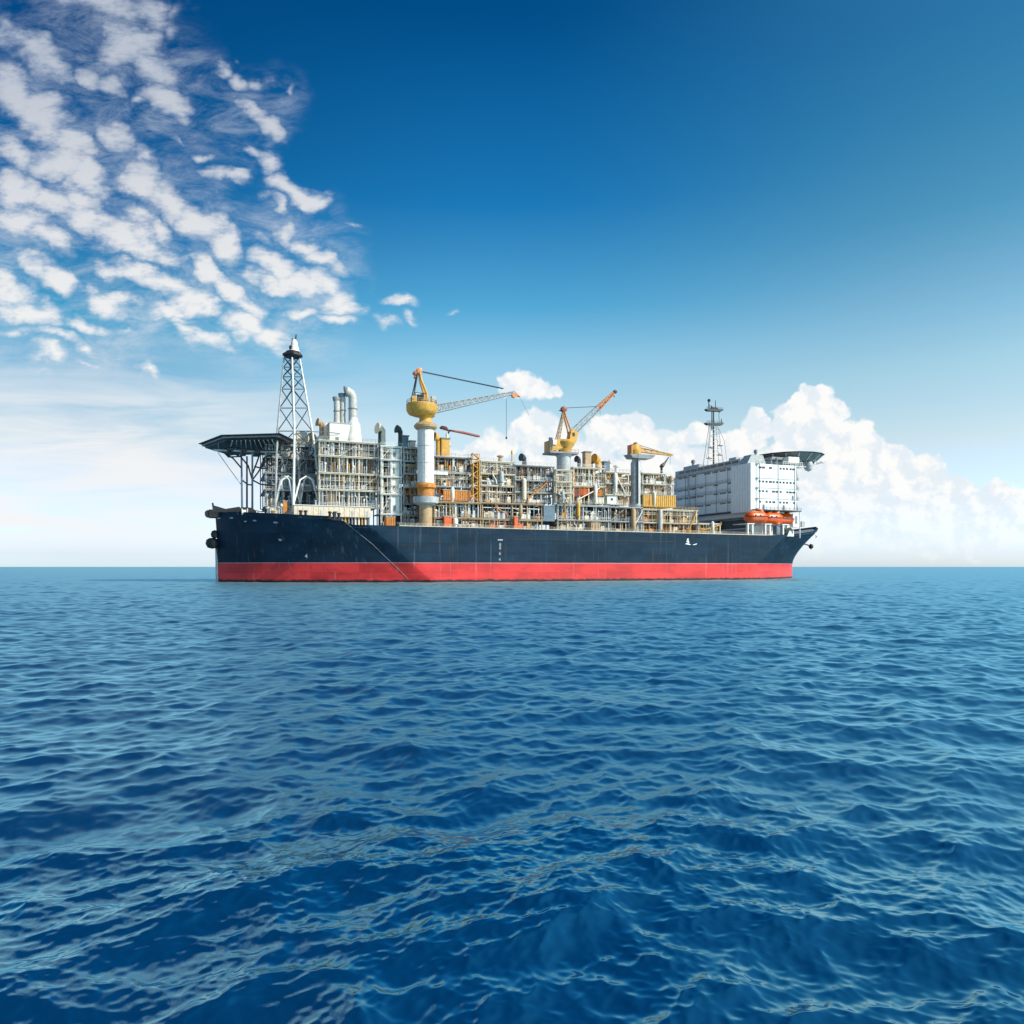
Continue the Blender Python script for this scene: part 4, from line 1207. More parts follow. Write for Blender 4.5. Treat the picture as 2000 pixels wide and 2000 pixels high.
        MB().tube([(x0, b0 - 0.75, zz0 + 0.4), (x0, b0 - 0.75, zz0 + 1.6), (x1, b0 - 0.75, zz1 - 1.4), (x1, b0 - 0.75, zz1 - 0.2)], 0.24, 8).build('pipe', rnd.choice(('yellow', 'white', 'amber', 'cream', 'rust')), t)
    return t, a0, a1, zs
YB = 1032
# lower process deck, bow to stern
module('narrow dark lower module behind the foot of the big white crane column', 786, 846, 10.5, 40, (1026, 1006, 983), 101, COOL, 'grey', 'shadeclad', boxes=2, nh=3)
module('lower pipe deck right of the big crane column, pale pipes over cream boxes', 847, 940, 5.0, 40, (1030, 1010.5, 980), 102, COOL, 'tan', 'shadeclad', boxes=6, nh=3, dens=0.8)
module('lower pipe deck with yellow pumps, left of the navy blue tank room', 941, 1060, 5.0, 40, (1033, 1013.5, 983), 103, COOL + ['rust', 'yellow'], 'tan', 'shadeclad', boxes=9, nh=3, dens=0.75, boxpal=('yellow', 'cream', 'cream', 'orange', 'white'))
module('lower module with many thin white pipes between the second and third crane', 1088, 1190, 5.0, 40, (1036, 1015, 986), 104, COOL, 'steel', 'shadeclad', boxes=7, nh=3, dens=1.1, boxpal=('cream', 'white', 'tan', 'yellow'))
module('lower module with dark openings below the third crane', 1191, 1254, 5.0, 40, (1039, 1018, 990), 105, PALE, 'lightgrey', 'shadeclad', boxes=2, nh=2, dens=0.7)
module('low yellow module next to the white deckhouse, with ochre machinery', 1255, 1362, 5.0, 40, (1041, 1021, 995), 106, WARM, 'cream', 'shadeclad', boxes=6, nh=4, tanks=2, dens=1.2, boxpal=('yellow', 'amber', 'tan', 'cream'), hole=0.0)
module('lowest cream deck strip ending under the white deckhouse', 1363, 1408, 4.5, 30, (1044, 1022), 107, WARM, 'cream', 'shadeclad', boxes=4, nh=2, tanks=1, boxpal=('cream', 'tan', 'white'), hole=0.0, toprail=False)
# upper process modules
module('tall narrow pipe module right behind the big white crane column', 787, 846, 10.5, 44, (983, 951, 925, 900, 874), 111, MIXED, 'lightgrey', 'shadeclad', boxes=3, nh=3, first=False, dens=1.0)
module('upper module with amber pipework beside the big white crane column', 847, 922, 8.0, 44, (980, 950, 922, 892), 112, WARM + PALE, 'lightgrey', 'shadeclad', boxes=4, nh=3, tanks=1, first=False, dens=1.15, boxpal=('yellow', 'cream', 'amber', 'white'))
module('upper module of grey upright pipes just right of the yellow stair tower', 938, 1004, 7.0, 44, (982, 948, 925, 901), 113, PALE + ['tan', 'yellow'], 'cream', 'shadeclad', boxes=4, nh=3, first=False, dens=1.1, boxpal=('cream', 'white', 'yellow', 'white'))
module('upper module of white upright pipes directly left of the second crane column', 1005, 1083, 6.5, 44, (983, 961, 938, 909), 114, COOL + ['tan', 'cream', 'cream'], 'lightgrey', 'shadeclad', boxes=5, nh=4, first=False, dens=1.35, boxpal=('cream', 'white', 'tan'))
module('upper module with an orange container, directly right of the second crane column', 1119, 1181, 6.5, 44, (985, 949, 913), 115, PALE + ['amber', 'tan', 'yellow', 'amber'], 'cream', 'shadeclad', boxes=4, nh=3, first=False, dens=1.1, boxpal=('cream', 'white', 'lightgrey'))
module('upper module with ochre top storey, directly left of the third crane column', 1182, 1229, 6.0, 44, (987, 966, 944, 922), 116, WARM + ['cream', 'white'], 'cream', 'shadeclad', boxes=3, nh=3, first=False, dens=1.3, boxpal=('cream', 'white', 'cream', 'lightgrey'))
module('upper module between the third crane column and the shaded front of the deckhouse', 1254, 1300, 6.0, 44, (990, 966, 945, 924), 117, PALE + ['yellow', 'tan'], 'cream', 'shadeclad', boxes=3, nh=3, first=False, dens=1.2, boxpal=('cream', 'white', 'white'))
module('pale stepped module just before the shaded front of the deckhouse', 1301, 1316, 8.0, 40, (966, 945, 930), 118, COOL, 'white', 'lightgrey', boxes=2, nh=3, dens=1.2, bay=5, first=False)
module('slim pipe rack standing right in front of the short grey column of the second crane', 1085, 1117, 3.6, 6.0, (983, 962, 940, 917), 119, MIXED, 'cream', 'shadeclad', wd=2.0, boxes=1, nh=2, dens=1.0, hole=1.0, bay=5, first=False)
# bow tower
G1 = 'blocks of the tall bow tower'
module('tall grey bow tower block of five storeys behind the white exhaust stacks', 622, 741, 13.0, 58, (989, 956, 924, 891, 862), 121, PALE, 'cream', 'cladding', wd=1.6, boxes=2, nh=2, first=True, dens=0.75, name='tower_block', cat='tower block', group=G1, hole=0.0, bay=7.5, boxpal=('lightgrey', 'white', 'bluegrey'))
module('shaded bow tower block behind the lattice tower', 517, 621, 28.0, 58, (989, 956, 924, 893, 868), 122, COOL, 'lightgrey', 'cladding', wd=1.6, boxes=3, nh=3, first=True, dens=0.8, name='tower_block', cat='tower block', group=G1, hole=0.05, bay=7.0, boxpal=('white', 'cream', 'bluegrey'))
tt, ta0, ta1, tz = module('narrow white stair tower between the bow tower and the big crane', 743, 785, 10.5, 24, (1026, 1003, 964, 930, 897, 871), 123, PALE, 'white', 'shadeclad', wd=2.6, boxes=0, nh=1, first=False, dens=0.5, name='stair_tower', cat='stair tower', group=None, hole=0.0, bay=4.0)
for i in range(1, 5):
    x0 = ta0 + (ta1 - ta0) * 0.46
    MB().box(x0, x0 + (ta1 - ta0) * 0.44, 10.9, 13.0, tz[i] + 0.01, tz[i + 1] - 0.87).build('wall_panel', 'white', tt)
    MB().box(x0 + 1.0, x0 + 2.0, 10.8, 10.89, tz[i] + 0.8, tz[i] + 2.9).build('door', 'grey', tt)
    MB().cyl((ta0 + 0.9, 11.2, tz[i]), (ta0 + 0.9, 11.2, tz[i + 1] - 0.3), 0.3, n=8).build('riser', 'white', tt)
a0, a1 = A(574, 12.8), A(724, 12.4)
zt_, zb_ = Z(987, (a0 + a1) / 2, 12.6), Z(1009, (a0 + a1) / 2, 12.6)
t = thing('base_house', 'long cream house under the grey bow tower', 'house', (a0, 12.5, zb_))
MB().box(a0, a1, 12.5, 56, zb_, zt_ - 0.3).build('wall', 'cream', t)
MB().box(a0 - 0.3, a1 + 0.3, 12.2, 56.3, zt_ - 0.29, zt_ - 0.02 - 0.25 + 0.2).build('roof', 'white', t)
rnd = random.Random(9)
for k in range(14):
    x = a0 + 1.2 + k * (a1 - a0 - 2.4) / 13.5
    MB().box(x, x + 0.12, 12.40, 12.52, zb_ + 0.1, zt_ - 0.35).build('rib', 'cream', t)
    if k % 3 == 1:
        MB().box(x + 0.5, x + 1.3, 12.44, 12.53, zb_ + 0.2, zb_ + 2.1).build('door', 'lightgrey', t)
for k in range(9):
    x = A(668, 13.5) + k * (a1 - A(668, 13.5)) / 8.4
    MB().cyl((x, 13.6, zdeck(x) - 1), (x, 13.6, zb_ - 0.01), 0.35, n=8).build('leg', rnd.choice(('white', 'grey', 'yellow')), t)
MB().box(A(660, 18), a1, 18, 20, 18, zb_ - 0.01).build('bulkhead_or_shade', 'black', t)  # black panel paints the shade of the gap behind the legs

# ------------------------------------------------------------------ lattice tower on the bow
YL = [698, 717, 736, 760, 797, 842, 880, 922, 960, 1000]
def leg_px(kind, y):
    T = {'left': ((698, 555), (842, 542), (922, 539.5), (1000, 538)), 'near': ((698, 570.5), (842, 575), (922, 574), (1000, 573)),
         'right': ((698, 585), (842, 610), (922, 621), (1000, 624))}
    if kind == 'far':
        return leg_px('left', y) + leg_px('right', y) - leg_px('near', y) - 2
    return float(np.interp(y, [q[0] for q in T[kind]], [q[1] for q in T[kind]]))
LB = {'near': 14.0, 'left': 19.0, 'right': 20.0, 'far': 25.0}
def lp(kind, y):
    f = 0.42 + 0.58 * (y - 698) / 300
    b = 19.5 + (LB[kind] - 19.5) * f
    a = A(leg_px(kind, y), b)
    return Vector((a, b, Z(y, a, b)))
tw = thing('lattice_tower', 'tall open lattice tower with a white tip, standing on the bow', 'tower', tuple(lp('near', 1000)))
for kd in ('near', 'left', 'right', 'far'):
    MB().tube([lp(kd, y) for y in YL], [0.27 + 0.022 * i for i in range(len(YL))], 8).build('leg', 'white' if kd in ('near', 'right') else 'steel', tw)  # near and right legs get paler paint to mimic sunlight on them
ringk = ['near', 'right', 'far', 'left']
for i in range(len(YL) - 1):
    for j in range(4):
        k0, k1 = ringk[j], ringk[(j + 1) % 4]
        y0, y1 = YL[i], YL[i + 1]
        if i > 0:
            MB().cyl(lp(k0, y0), lp(k1, y0), 0.15, n=6).build('brace', 'dark', tw)
        if i < 7:
            if (i + j) % 2 or j == 0 or j == 3:
                MB().cyl(lp(k0, y0), lp(k1, y1), 0.17, n=6).build('brace', 'dark', tw)
            if not (i + j) % 2 or j == 0 or j == 3:
                MB().cyl(lp(k1, y0), lp(k0, y1), 0.17, n=6).build('brace', 'dark', tw)
        elif i == 8:
            mid = (lp(k0, 930) + lp(k1, 930)) / 2
            MB().tube([lp(k0, 985), (lp(k0, 945) + mid) / 2, mid, (lp(k1, 945) + mid) / 2, lp(k1, 985)], 0.3, 8).build('arch', 'white', tw)
c = (lp('near', 698) + lp('far', 698)) / 2
px_c = 571.5
ca = A(px_c, c.y)
c = Vector((ca, c.y, Z(698, ca, c.y)))
MB().lathe(c, [(2.9, 0), (3.4, 0.4), (3.4, 1.1), (2.4, 1.6), (2.2, 2.0)], 8).build('crown_platform', 'black', tw)
MB().lathe((c.x + 0.6, c.y, c.z + 2.0), [(1.9, 0), (1.6, 0.8), (1.2, 2.2), (1.1, 3.3), (0.5, 4.3)], 12).build('crown_cone', 'white', tw)
MB().lathe((c.x - 0.7, c.y - 0.9, c.z + 3.1), [(0.05, -0.8), (0.6, -0.3), (0.6, 0.4), (0.05, 0.9)], 10).build('lamp', 'black', tw)
MB().cyl((c.x + 0.9, c.y, c.z + 5.5), (c.x + 1.2, c.y, c.z + 8.0), 0.28, 0.2, 6).build('spike', 'black', tw)
MB().cyl((c.x - 0.1, c.y, c.z + 5.0), (c.x - 0.1, c.y, c.z + 6.8), 0.22, n=6).build('spike', 'redbrown', tw)

# ------------------------------------------------------------------ exhaust stacks and gear on the bow tower
def on(px, py, b):
    a = A(px, b)
    return Vector((a, b, Z(py, a, b)))
rz = Z(862, A(660, 13), 13)
p0, p1 = on(644, 858, 18), on(690, 829, 18)
t = thing('exhaust_house', 'small white house carrying the exhaust stacks on the bow tower roof', 'house', (p0.x, 18, rz))
MB().box(p0.x, p1.x, 18, 28, rz, p1.z).build('wall', 'white', t)
MB().box(p0.x - 0.2, p1.x + 0.2, 17.8, 28.2, p1.z, p1.z + 0.3).build('roof', 'lightgrey', t)
MB().box(p0.x + 2, p0.x + 3.2, 17.93, 18.05, rz + 0.2, rz + 2.4).build('door', 'grey', t)
hz2 = p1.z + 0.3
for i, (px, b, ytop, r, lab, elbow) in enumerate(((658, 20, 777, 1.1, 'shortest pale exhaust stack, leftmost of three on the bow tower', 'cut'), (669, 22, 770, 1.1, 'middle exhaust stack of three on the bow tower, straight and slim', 'cut'),
                                                  (689, 20, 764, 1.5, 'fattest exhaust stack with a wide elbow on top and flared foot', 'elbow'))):
    q = on(px, ytop, b)
    t = thing('exhaust_stack', lab, 'exhaust stack', (q.x, b, hz2), 'exhaust stacks on the bow tower')
    if elbow == 'cut':
        m_ = MB().lathe((q.x, b, hz2), [(r * 1.05, 0), (r * 0.95, 3), (r, q.z - hz2 - 1.2)], 18)
        m_.build('pipe', 'stack', t)
        MB().lathe((q.x - 0.25, b, q.z - 1.2), [(r, 0), (r * 1.2, 1.0), (r * 1.15, 1.4), (r * 0.8, 1.3)], 18).build('outlet', 'grey', t)
    else:
        top = q.z - r * 0.9
        pts = [(q.x, b, hz2), (q.x, b, top - 1.2)] + [(q.x - 1.5 * r * (1 - math.cos(f)), b, top - 1.2 + 1.5 * r * math.sin(f)) for f in (0.4, 0.8, 1.2, 1.57)]
        MB().tube(pts, [r * 1.0] * 2 + [r * 1.02, r * 1.05, r * 1.1, r * 1.15], 18).build('pipe', 'stack', t)
        e = pts[-1]
        MB().cyl((e[0] - 0.05, b, e[2]), (e[0] - 0.5, b, e[2] - 0.12), r * 1.28, r * 1.28, 18).build('outlet', 'grey', t)
    if elbow == 'elbow':
        f0 = on(696, 857, 20)
        MB().lathe((q.x + 0.2, b, rz), [(3.4, 0), (3.0, 2.5), (2.6, 5.5), (2.4, 7.6), (1.7, 8.6), (1.55, 9.8)], 20).build('funnel_base', 'white', t)
    MB().lathe((q.x, b, hz2 + (q.z - hz2) * 0.45), [(r * 1.02, 0), (r * 1.14, 0.05), (r * 1.14, 0.4), (r * 1.02, 0.45)], 18).build('collar', 'grey', t)
def duct(lab, pts, r, mat, name='duct', cat='duct', group=None):
    pts = [on(*q) for q in pts]
    m_ = MB().tube(pts, r, 12)
    return single(m_, name, mat, lab, cat, tuple(pts[0]), group, 50)
duct('large white curved duct rising onto the bow tower roof behind the lattice tower', [(612, 890, 24), (616, 872, 24), (626, 858, 24), (642, 851, 24), (652, 850.5, 24)], 1.4, 'white')
duct('thin dark cable strung from the lattice tower to the exhaust house', [(575, 848, 15), (605, 843, 16), (640, 844, 17), (664, 847, 17.6)], 0.14, 'rope', 'cable', 'cable')
for i, (px, py, b, r, ln, mat, lab) in enumerate(((590, 854, 31, 2.6, 6, 'cream', 'round cream tank end seen through the lattice tower'), (608, 853, 34, 2.6, 6, 'tan', 'tan tank beside the round cream tank on the shaded bow block'),)):
    q = on(px, py, b)
    zd = Z(868, A(569, 28), 28)
    t = thing('tank', lab, 'tank', (q.x, b, zd), 'tanks on the bow tower')
    zc = zd + r + 0.5
    MB().lathe((q.x, b, zc), [(0.1, -0.8), (r * 0.75, -0.5), (r, 0.2), (r, ln), (r * 0.7, ln + 0.8), (0.1, ln + 1.1)], 20, 'b').build('shell', mat, t)
    for s_ in (0.8, ln - 0.8):
        MB().box(q.x - r * 0.8, q.x + r * 0.8, b + s_ - 0.2, b + s_ + 0.2, zd, zc - r * 0.5).build('saddle', 'grey', t)
def vent(px, y0, y1, b, r, mat, lab, hood='mushroom', group='vents on the tower and module roofs'):
    q0, q1 = on(px, y0, b), on(px, y1, b)
    h = q1.z - q0.z
    t = thing('vent', lab, 'vent', tuple(q0), group)
    if hood == 'mushroom':
        MB().lathe(q0, [(r, 0), (r * 0.9, h * 0.72)], 12).build('pipe', mat, t)
        MB().lathe((q0.x, q0.y, q0.z + h * 0.72), [(r * 1.0, -0.1), (r * 1.6, 0), (r * 1.6, h * 0.14), (r * 0.6, h * 0.28)], 12).build('hood', mat, t)
    elif hood == 'cowl':
        MB().lathe(q0, [(r, 0), (r * 0.9, h * 0.7)], 12).build('pipe', mat, t)
        MB().tube([(q0.x, q0.y, q0.z + h * 0.66), (q0.x, q0.y, q0.z + h * 0.8), (q0.x - r * 0.7, q0.y - r * 0.3, q0.z + h * 0.92), (q0.x - r * 1.8, q0.y - r * 0.6, q0.z + h * 0.95)], [r * 0.9, r, r * 1.3, r * 1.7], 12).build('cowl', mat, t)
    else:
        MB().box(q0.x - r, q0.x + r, b - r, b + r, q0.z, q0.z + h).build('housing', mat, t)
        MB().box(q0.x - r * 1.25, q0.x + r * 1.25, b - r * 1.25, b + r * 1.25, q0.z + h, q0.z + h + 0.35).build('cap', 'grey', t)
    return t
vent(628, 858, 824, 24, 0.9, 'tan', 'tan cowl vent left of the exhaust house on the bow tower', 'cowl')
vent(637, 858, 827, 22, 0.8, 'cream', 'cream vent between the tan cowl and the exhaust house', 'mushroom')
vent(741, 871, 834, 14, 0.5, 'black', 'slim black vent on top of the stair tower', 'mushroom')
vent(747, 871, 836, 15, 1.2, 'cream', 'fat cream cowl on top of the stair tower', 'cowl')
vent(782, 874, 837, 13, 0.9, 'dark', 'dark cowl vent left of the big crane column', 'cowl')
vent(790, 874, 853, 13, 1.2, 'bluegrey', 'low blue grey vent left of the big crane column', 'box')
vent(805, 874, 863, 13, 1.0, 'cream', 'low cream housing in front of the big crane column', 'box')
vent(856, 892, 852, 11, 1.0, 'yellow', 'ochre vent just right of the big crane column', 'cowl')
vent(868, 892, 858, 11, 1.5, 'yellow', 'boxy yellow housing below the red crane jib', 'box')
vent(877, 892, 863, 12, 0.5, 'lightgrey', 'slim grey vent right of the boxy yellow housing', 'mushroom')
vent(1024, 909, 893, 9, 0.9, 'dark', 'dark round vent left of the second crane', 'cowl')
vent(1131, 913, 896, 9, 0.8, 'dark', 'dark arched vent right of the second crane', 'cowl')
vent(1146, 913, 884, 9, 1.3, 'tan', 'tall tan box vent right of the second crane', 'box')
vent(1155, 913, 902, 9, 0.6, 'dark', 'short dark vent beside the tall tan box vent', 'mushroom')
vent(1168, 913, 896, 9, 1.2, 'yellow', 'yellow cowl vent midway between second and third crane', 'cowl')
vent(1183, 922, 903, 9, 1.2, 'bluegrey', 'blue grey housing midway between second and third crane', 'box')
vent(1191, 922, 898, 9, 0.5, 'cream', 'slim cream vent left of the third crane', 'mushroom')
vent(1204, 922, 908, 9, 0.8, 'white', 'low white vent left of the third crane', 'mushroom')
vent(977, 901, 889, 9, 0.8, 'tan', 'tan vent on the roof of the grey pipe module', 'mushroom')
vent(1000, 905, 879, 9, 0.25, 'yellow', 'thin yellow vent pipe on the roof beside the grey pipe module', 'mushroom')
vent(1292, 924, 908, 9, 0.5, 'black', 'black vent just before the deckhouse', 'mushroom')

# ------------------------------------------------------------------ cranes
def lattice(p0, p1, w0, h0, w1, h1, n, rc, rb, mb=None):
    mb = mb or MB()
    p0, p1 = Vector(p0), Vector(p1)
    d = (p1 - p0).normalized()
    side = Vector((0, 0, 1)).cross(d).normalized()
    up = d.cross(side).normalized()
    def cor(f, i):
        w, h = w0 + (w1 - w0) * f, h0 + (h1 - h0) * f
        s_ = ((-1, -1), (1, -1), (1, 1), (-1, 1))[i]
        return p0.lerp(p1, f) + side * s_[0] * w / 2 + up * s_[1] * h / 2
    for i in range(4):
        mb.cyl(cor(0, i), cor(1, i), rc, n=6)
    for k in range(n):
        f0, f1 = k / n, (k + 1) / n
        for i in range(4):
            j = (i + 1) % 4
            mb.cyl(cor(f1, i), cor(f1, j), rb, n=5)
            mb.cyl(cor(f0, i if k % 2 else j), cor(f1, j if k % 2 else i), rb, n=5)
    return mb
# 1: the big crane on its white column
b = 5.2
px = 831.3
cx = A(px, b)
zz = lambda y: Z(y, cx, b)
t = thing('pedestal_crane', 'biggest crane, ochre cab on a thick white column, long grey boom to the right', 'crane', (cx, b, zdeck(cx) - 1), 'cranes along the deck')
MB().lathe((cx, b, 0), [(2.35, zdeck(cx) - 1), (2.35, zz(986))], 24).build('foot', 'tan', t)
MB().lathe((cx + 0.1, b, 0), [(2.5, zz(988)), (4.4, zz(983)), (4.6, zz(971)), (3.2, zz(970.5))], 24).build('collar', 'lightgrey', t)
MB().lathe((cx, b, 0), [(2.95, zz(970.4)), (2.95, zz(955)), (3.7, zz(953)), (3.7, zz(948)), (3.05, zz(944))], 24).build('lower_ring', 'amber', t)
MB().lathe((cx, b, 0), [(2.98, zz(943.9)), (2.98, zz(929)), (3.04, zz(928.8)), (2.92, zz(928)), (2.86, zz(841))], 28).build('column', 'white', t)
lad = MB()
for s_ in (-0.3, 0.3):
    lad.cyl((cx - 1.4 + s_, b - 2.75, zz(943)), (cx - 1.4 + s_, b - 2.75, zz(842)), 0.06, n=5)
for k in range(40):
    z_ = zz(943) + (zz(842) - zz(943)) * k / 40
    lad.cyl((cx - 1.7, b - 2.75, z_), (cx - 1.1, b - 2.75, z_), 0.04, n=4)
lad.build('ladder', 'grey', t)
ring = [(cx + 4.5 * math.cos(q_), b + 4.5 * math.sin(q_), zz(971)) for q_ in [2 * math.pi * k / 16 for k in range(17)]]
MB().rail(ring, 1.1, 1.6, 0.06).build('railing', 'grey', t)
ring = [(cx - 1.4 + 5.3 * math.cos(q_), b + 5.3 * math.sin(q_), zz(790)) for q_ in [2 * math.pi * k / 18 for k in range(19)]]
MB().rail(ring, 1.1, 1.6, 0.07).build('railing', 'yellow', t)
for z_ in (905, 872):
    MB().lathe((cx, b, 0), [(2.9, zz(z_ + 0.6)), (2.98, zz(z_ + 0.5)), (2.98, zz(z_ - 0.5)), (2.9, zz(z_ - 0.6))], 28).build('weld_band', 'lightgrey', t)
MB().lathe((cx, b, 0), [(2.9, zz(840.9)), (4.0, zz(836)), (4.15, zz(832)), (3.4, zz(827.5)), (2.5, zz(825))], 28).build('flange', 'tan', t)
MB().lathe((cx, b, 0), [(2.45, zz(824.9)), (2.2, zz(820)), (2.3, zz(816)), (3.3, zz(813))], 24).build('neck', 'yellow', t)
MB().lathe((cx - 1.4, b, 0), [(2.8, zz(814)), (4.6, zz(810.5)), (5.4, zz(804)), (5.5, zz(792)), (5.1, zz(790)), (4.9, zz(798))], 28).build('slewing_tub', 'yellow', t)
cz = zz(798)
MB().box(cx - 5.6, cx - 4.2, b - 2.8, b - 0.6, cz, zz(779)).build('cabinet', 'yellow', t)
MB().box(cx + 1.4, cx + 2.8, b - 3.2, b - 1.0, cz, zz(776)).build('cabinet', 'lightgrey', t)
MB().box(cx - 3.6, cx - 0.6, b - 0.4, b + 2.2, cz, zz(769)).build('cab', 'white', t)
MB().box(cx - 3.3, cx - 0.9, b - 0.5, b - 0.38, zz(788), zz(772)).build('window', 'glass', t)
MB().cyl((cx + 3.3, b - 1.5, cz), (cx + 3.3, b - 1.5, zz(781)), 0.5, 0.4, 8).build('winch_drum', 'bluegrey', t)
MB().box(cx - 2.2, cx - 0.3, b - 2.6, b - 0.5, cz, zz(783)).build('winch_house', 'bluegrey', t)
MB().box(cx - 2.1, cx - 0.4, b - 2.72, b - 2.55, cz + 0.6, zz(786)).build('window', 'glass', t)
ap = Vector((A(818, b), b, zz(728)))
for db in (-1.5, 1.5):
    MB().tube([(A(833, b), b + db, cz), (A(831, b), b + db, zz(770)), (A(822, b), b + db * 0.6, zz(745)), ap + Vector((0.2, db * 0.3, 0))], [0.55, 0.5, 0.42, 0.4], 8).build('a_frame', 'yellow', t)
    MB().tube([(A(803, b), b + db, cz), (A(806, b), b + db, zz(778)), ap + Vector((-0.4, db * 0.3, 0))], 0.22, 8).build('back_stay', 'dark', t)
MB().cyl((A(807, b), b - 1, zz(770)), (A(832, b), b - 1, zz(770)), 0.14, n=6).build('cross_tie', 'dark', t)
MB().lathe((ap.x + 0.1, b, ap.z + 0.4), [(0.4, -0.9), (1.05, -0.7), (1.05, 0.7), (0.4, 0.9)], 16, 'b').build('sheave', 'craneorange', t)
MB().lathe((ap.x - 1.4, b, ap.z - 0.6), [(0.3, -0.7), (0.75, -0.5), (0.75, 0.5), (0.3, 0.7)], 14, 'b').build('sheave', 'redbrown', t)
MB().lathe((ap.x - 1.3, b, ap.z - 2.0), [(0.2, -0.5), (0.5, -0.4), (0.5, 0.4), (0.2, 0.5)], 12, 'b').build('sheave', 'redbrown', t)
r0 = Vector((A(853, b), b, zz(796.5)))
tipa = A(1005, b)
tip = Vector((tipa, b, Z(767, tipa, b)))
lattice(r0, tip, 2.2, 2.6, 1.1, 0.9, 26, 0.17, 0.10).build('boom', 'steel', t)
q = A(1012, b)
MB().prism([(tip.x - 1.2, tip.z - 0.9), (tip.x - 0.6, tip.z + 0.6), (q - 0.6, Z(769, q, b)), (q + 0.7, Z(775, q, b)), (q - 0.6, Z(773.5, q, b)), (q - 1.6, Z(778, q, b)), (q - 2.4, Z(777, q, b))], b - 0.6, b + 0.6).build('boom_head', 'craneorange', t)
pe = Vector((A(983, b), b, Z(759, A(983, b), b)))
for db in (-0.5, -0.15, 0.2, 0.55):
    MB().tube([ap + Vector((0.4, db, 0.5 - 0.35 * abs(db))), pe + Vector((0, db, 0))], 0.11, 5).build('pendant_line', 'rope', t)
hx = A(989, b)
hk0, hk1 = Vector((hx, b, Z(778, hx, b))), Vector((hx, b, Z(853, hx, b)))
MB().cyl(hk0, hk1, 0.09, n=5).build('hoist_line', 'rope', t)
MB().lathe((hx, b, hk1.z - 0.4), [(0.06, -0.5), (0.35, -0.3), (0.35, 0.3), (0.1, 0.5)], 8).build('hook_block', 'dark', t)
h2 = A(1015, b)
MB().tube([(h2, b, Z(776, h2, b)), (A(1020, b), b - 1, Z(790, h2, b)), (A(1029, b), b - 2, Z(812, h2, b))], 0.06, 5).build('tag_line', 'rope', t)

# 2: the second crane, boom raised
b = 9.0
px = 1101
cx = A(px, b)
t = thing('pedestal_crane', 'second crane, ochre with a steeply raised boom, on a short grey column amid the modules', 'crane', (cx, b, zdeck(cx) - 1), 'cranes along the deck')
MB().lathe((cx, b, 0), [(2.7, zdeck(cx) - 1), (2.7, zz(955)), (3.1, zz(953)), (3.1, zz(940)), (2.75, zz(938)), (2.75, zz(893)), (3.4, zz(889))], 24).build('column', 'lightgrey', t)
MB().box(A(1067, b), A(1122, b), b - 3.6, b + 3.6, zz(888.5), zz(885)).build('platform', 'grey', t)
m_ = MB().rail([(A(1067, b), b - 3.5, zz(885)), (A(1122, b), b - 3.5, zz(885))], 1.1, 1.4, 0.07)
m_.build('railing', 'yellow', t)
MB().lathe((cx + 0.4, b, 0), [(2.2, zz(884.9)), (2.6, zz(876)), (3.7, zz(870)), (4.0, zz(864)), (3.2, zz(860))], 24).build('slewing_tub', 'yellow', t)
MB().prism([(A(1068, b), zz(884.5)), (A(1068, b), zz(864)), (A(1082, b), zz(861)), (A(1104, b), zz(862)), (A(1104, b), zz(871)), (A(1084, b), zz(882))], b - 2.4, b + 2.4).build('counterweight', 'yellow', t)
MB().box(A(1066.5, b), A(1073, b), b - 2.9, b - 2.45, zz(882), zz(859)).build('radiator', 'dark', t)
MB().box(A(1074, b), A(1081, b), b - 2.9, b - 2.45, zz(872), zz(863)).build('window', 'white', t)
MB().prism([(A(1108, b), zz(868)), (A(1112, b), zz(842)), (A(1119, b), zz(838)), (A(1126, b), zz(846)), (A(1124, b), zz(858)), (A(1118, b), zz(869))], b - 1.5, b + 1.5).build('cab', 'yellow', t)
MB().box(A(1115, b), A(1119, b), b - 1.6, b - 1.48, zz(852), zz(845)).build('window', 'glass', t)
ap = Vector((A(1101, b), b, zz(801)))
for db in (-1.2, 1.2):
    MB().tube([(A(1113, b), b + db, zz(850)), (A(1111, b), b + db, zz(838)), (A(1104, b), b + db * 0.6, zz(815)), ap + Vector((0, db * 0.3, 0))], 0.34, 8).build('a_frame', 'amber', t)
m_ = lattice((A(1089, b), b, zz(860)), ap, 2.4, 0.9, 0.7, 0.5, 8, 0.13, 0.09)
m_.build('back_stay', 'tan', t)
MB().lathe((ap.x, b, ap.z + 0.3), [(0.4, -1.0), (1.15, -0.7), (1.15, 0.7), (0.4, 1.0)], 16, 'b').build('sheave', 'redbrown', t)
MB().cyl((ap.x - 0.8, b, ap.z - 0.4), (ap.x - 2.1, b, ap.z - 0.3), 0.3, 0.12, 6).build('lamp_bracket', 'dark', t)
r0 = Vector((A(1121, b), b, zz(841)))
ta = A(1198, b)
tp = Vector((ta, b, Z(768, ta, b)))
md = r0.lerp(tp, 0.58)
lattice(r0, md, 2.0, 2.3, 1.5, 1.8, 9, 0.12, 0.08).build('boom', 'steel', t)
lattice(md, tp, 1.5, 1.8, 0.9, 0.8, 6, 0.2, 0.14).build('boom_tip', 'craneorange', t)
MB().lathe((ta + 0.7, b, tp.z + 0.6), [(0.3, -0.6), (0.75, -0.5), (0.75, 0.5), (0.3, 0.6)], 14, 'b').build('sheave', 'black', t)
MB().cyl((ta - 0.3, b, tp.z - 0.6), (ta + 0.6, b, tp.z - 1.5), 0.3, 0.15, 6).build('hook_block', 'redbrown', t)
for db in (-0.4, 0.4):
    MB().cyl((ap.x, b + db, ap.z + 0.8), md + Vector((0, db, 1.0)), 0.07, n=5).build('pendant_line', 'rope', t)
hx = A(1172, b)
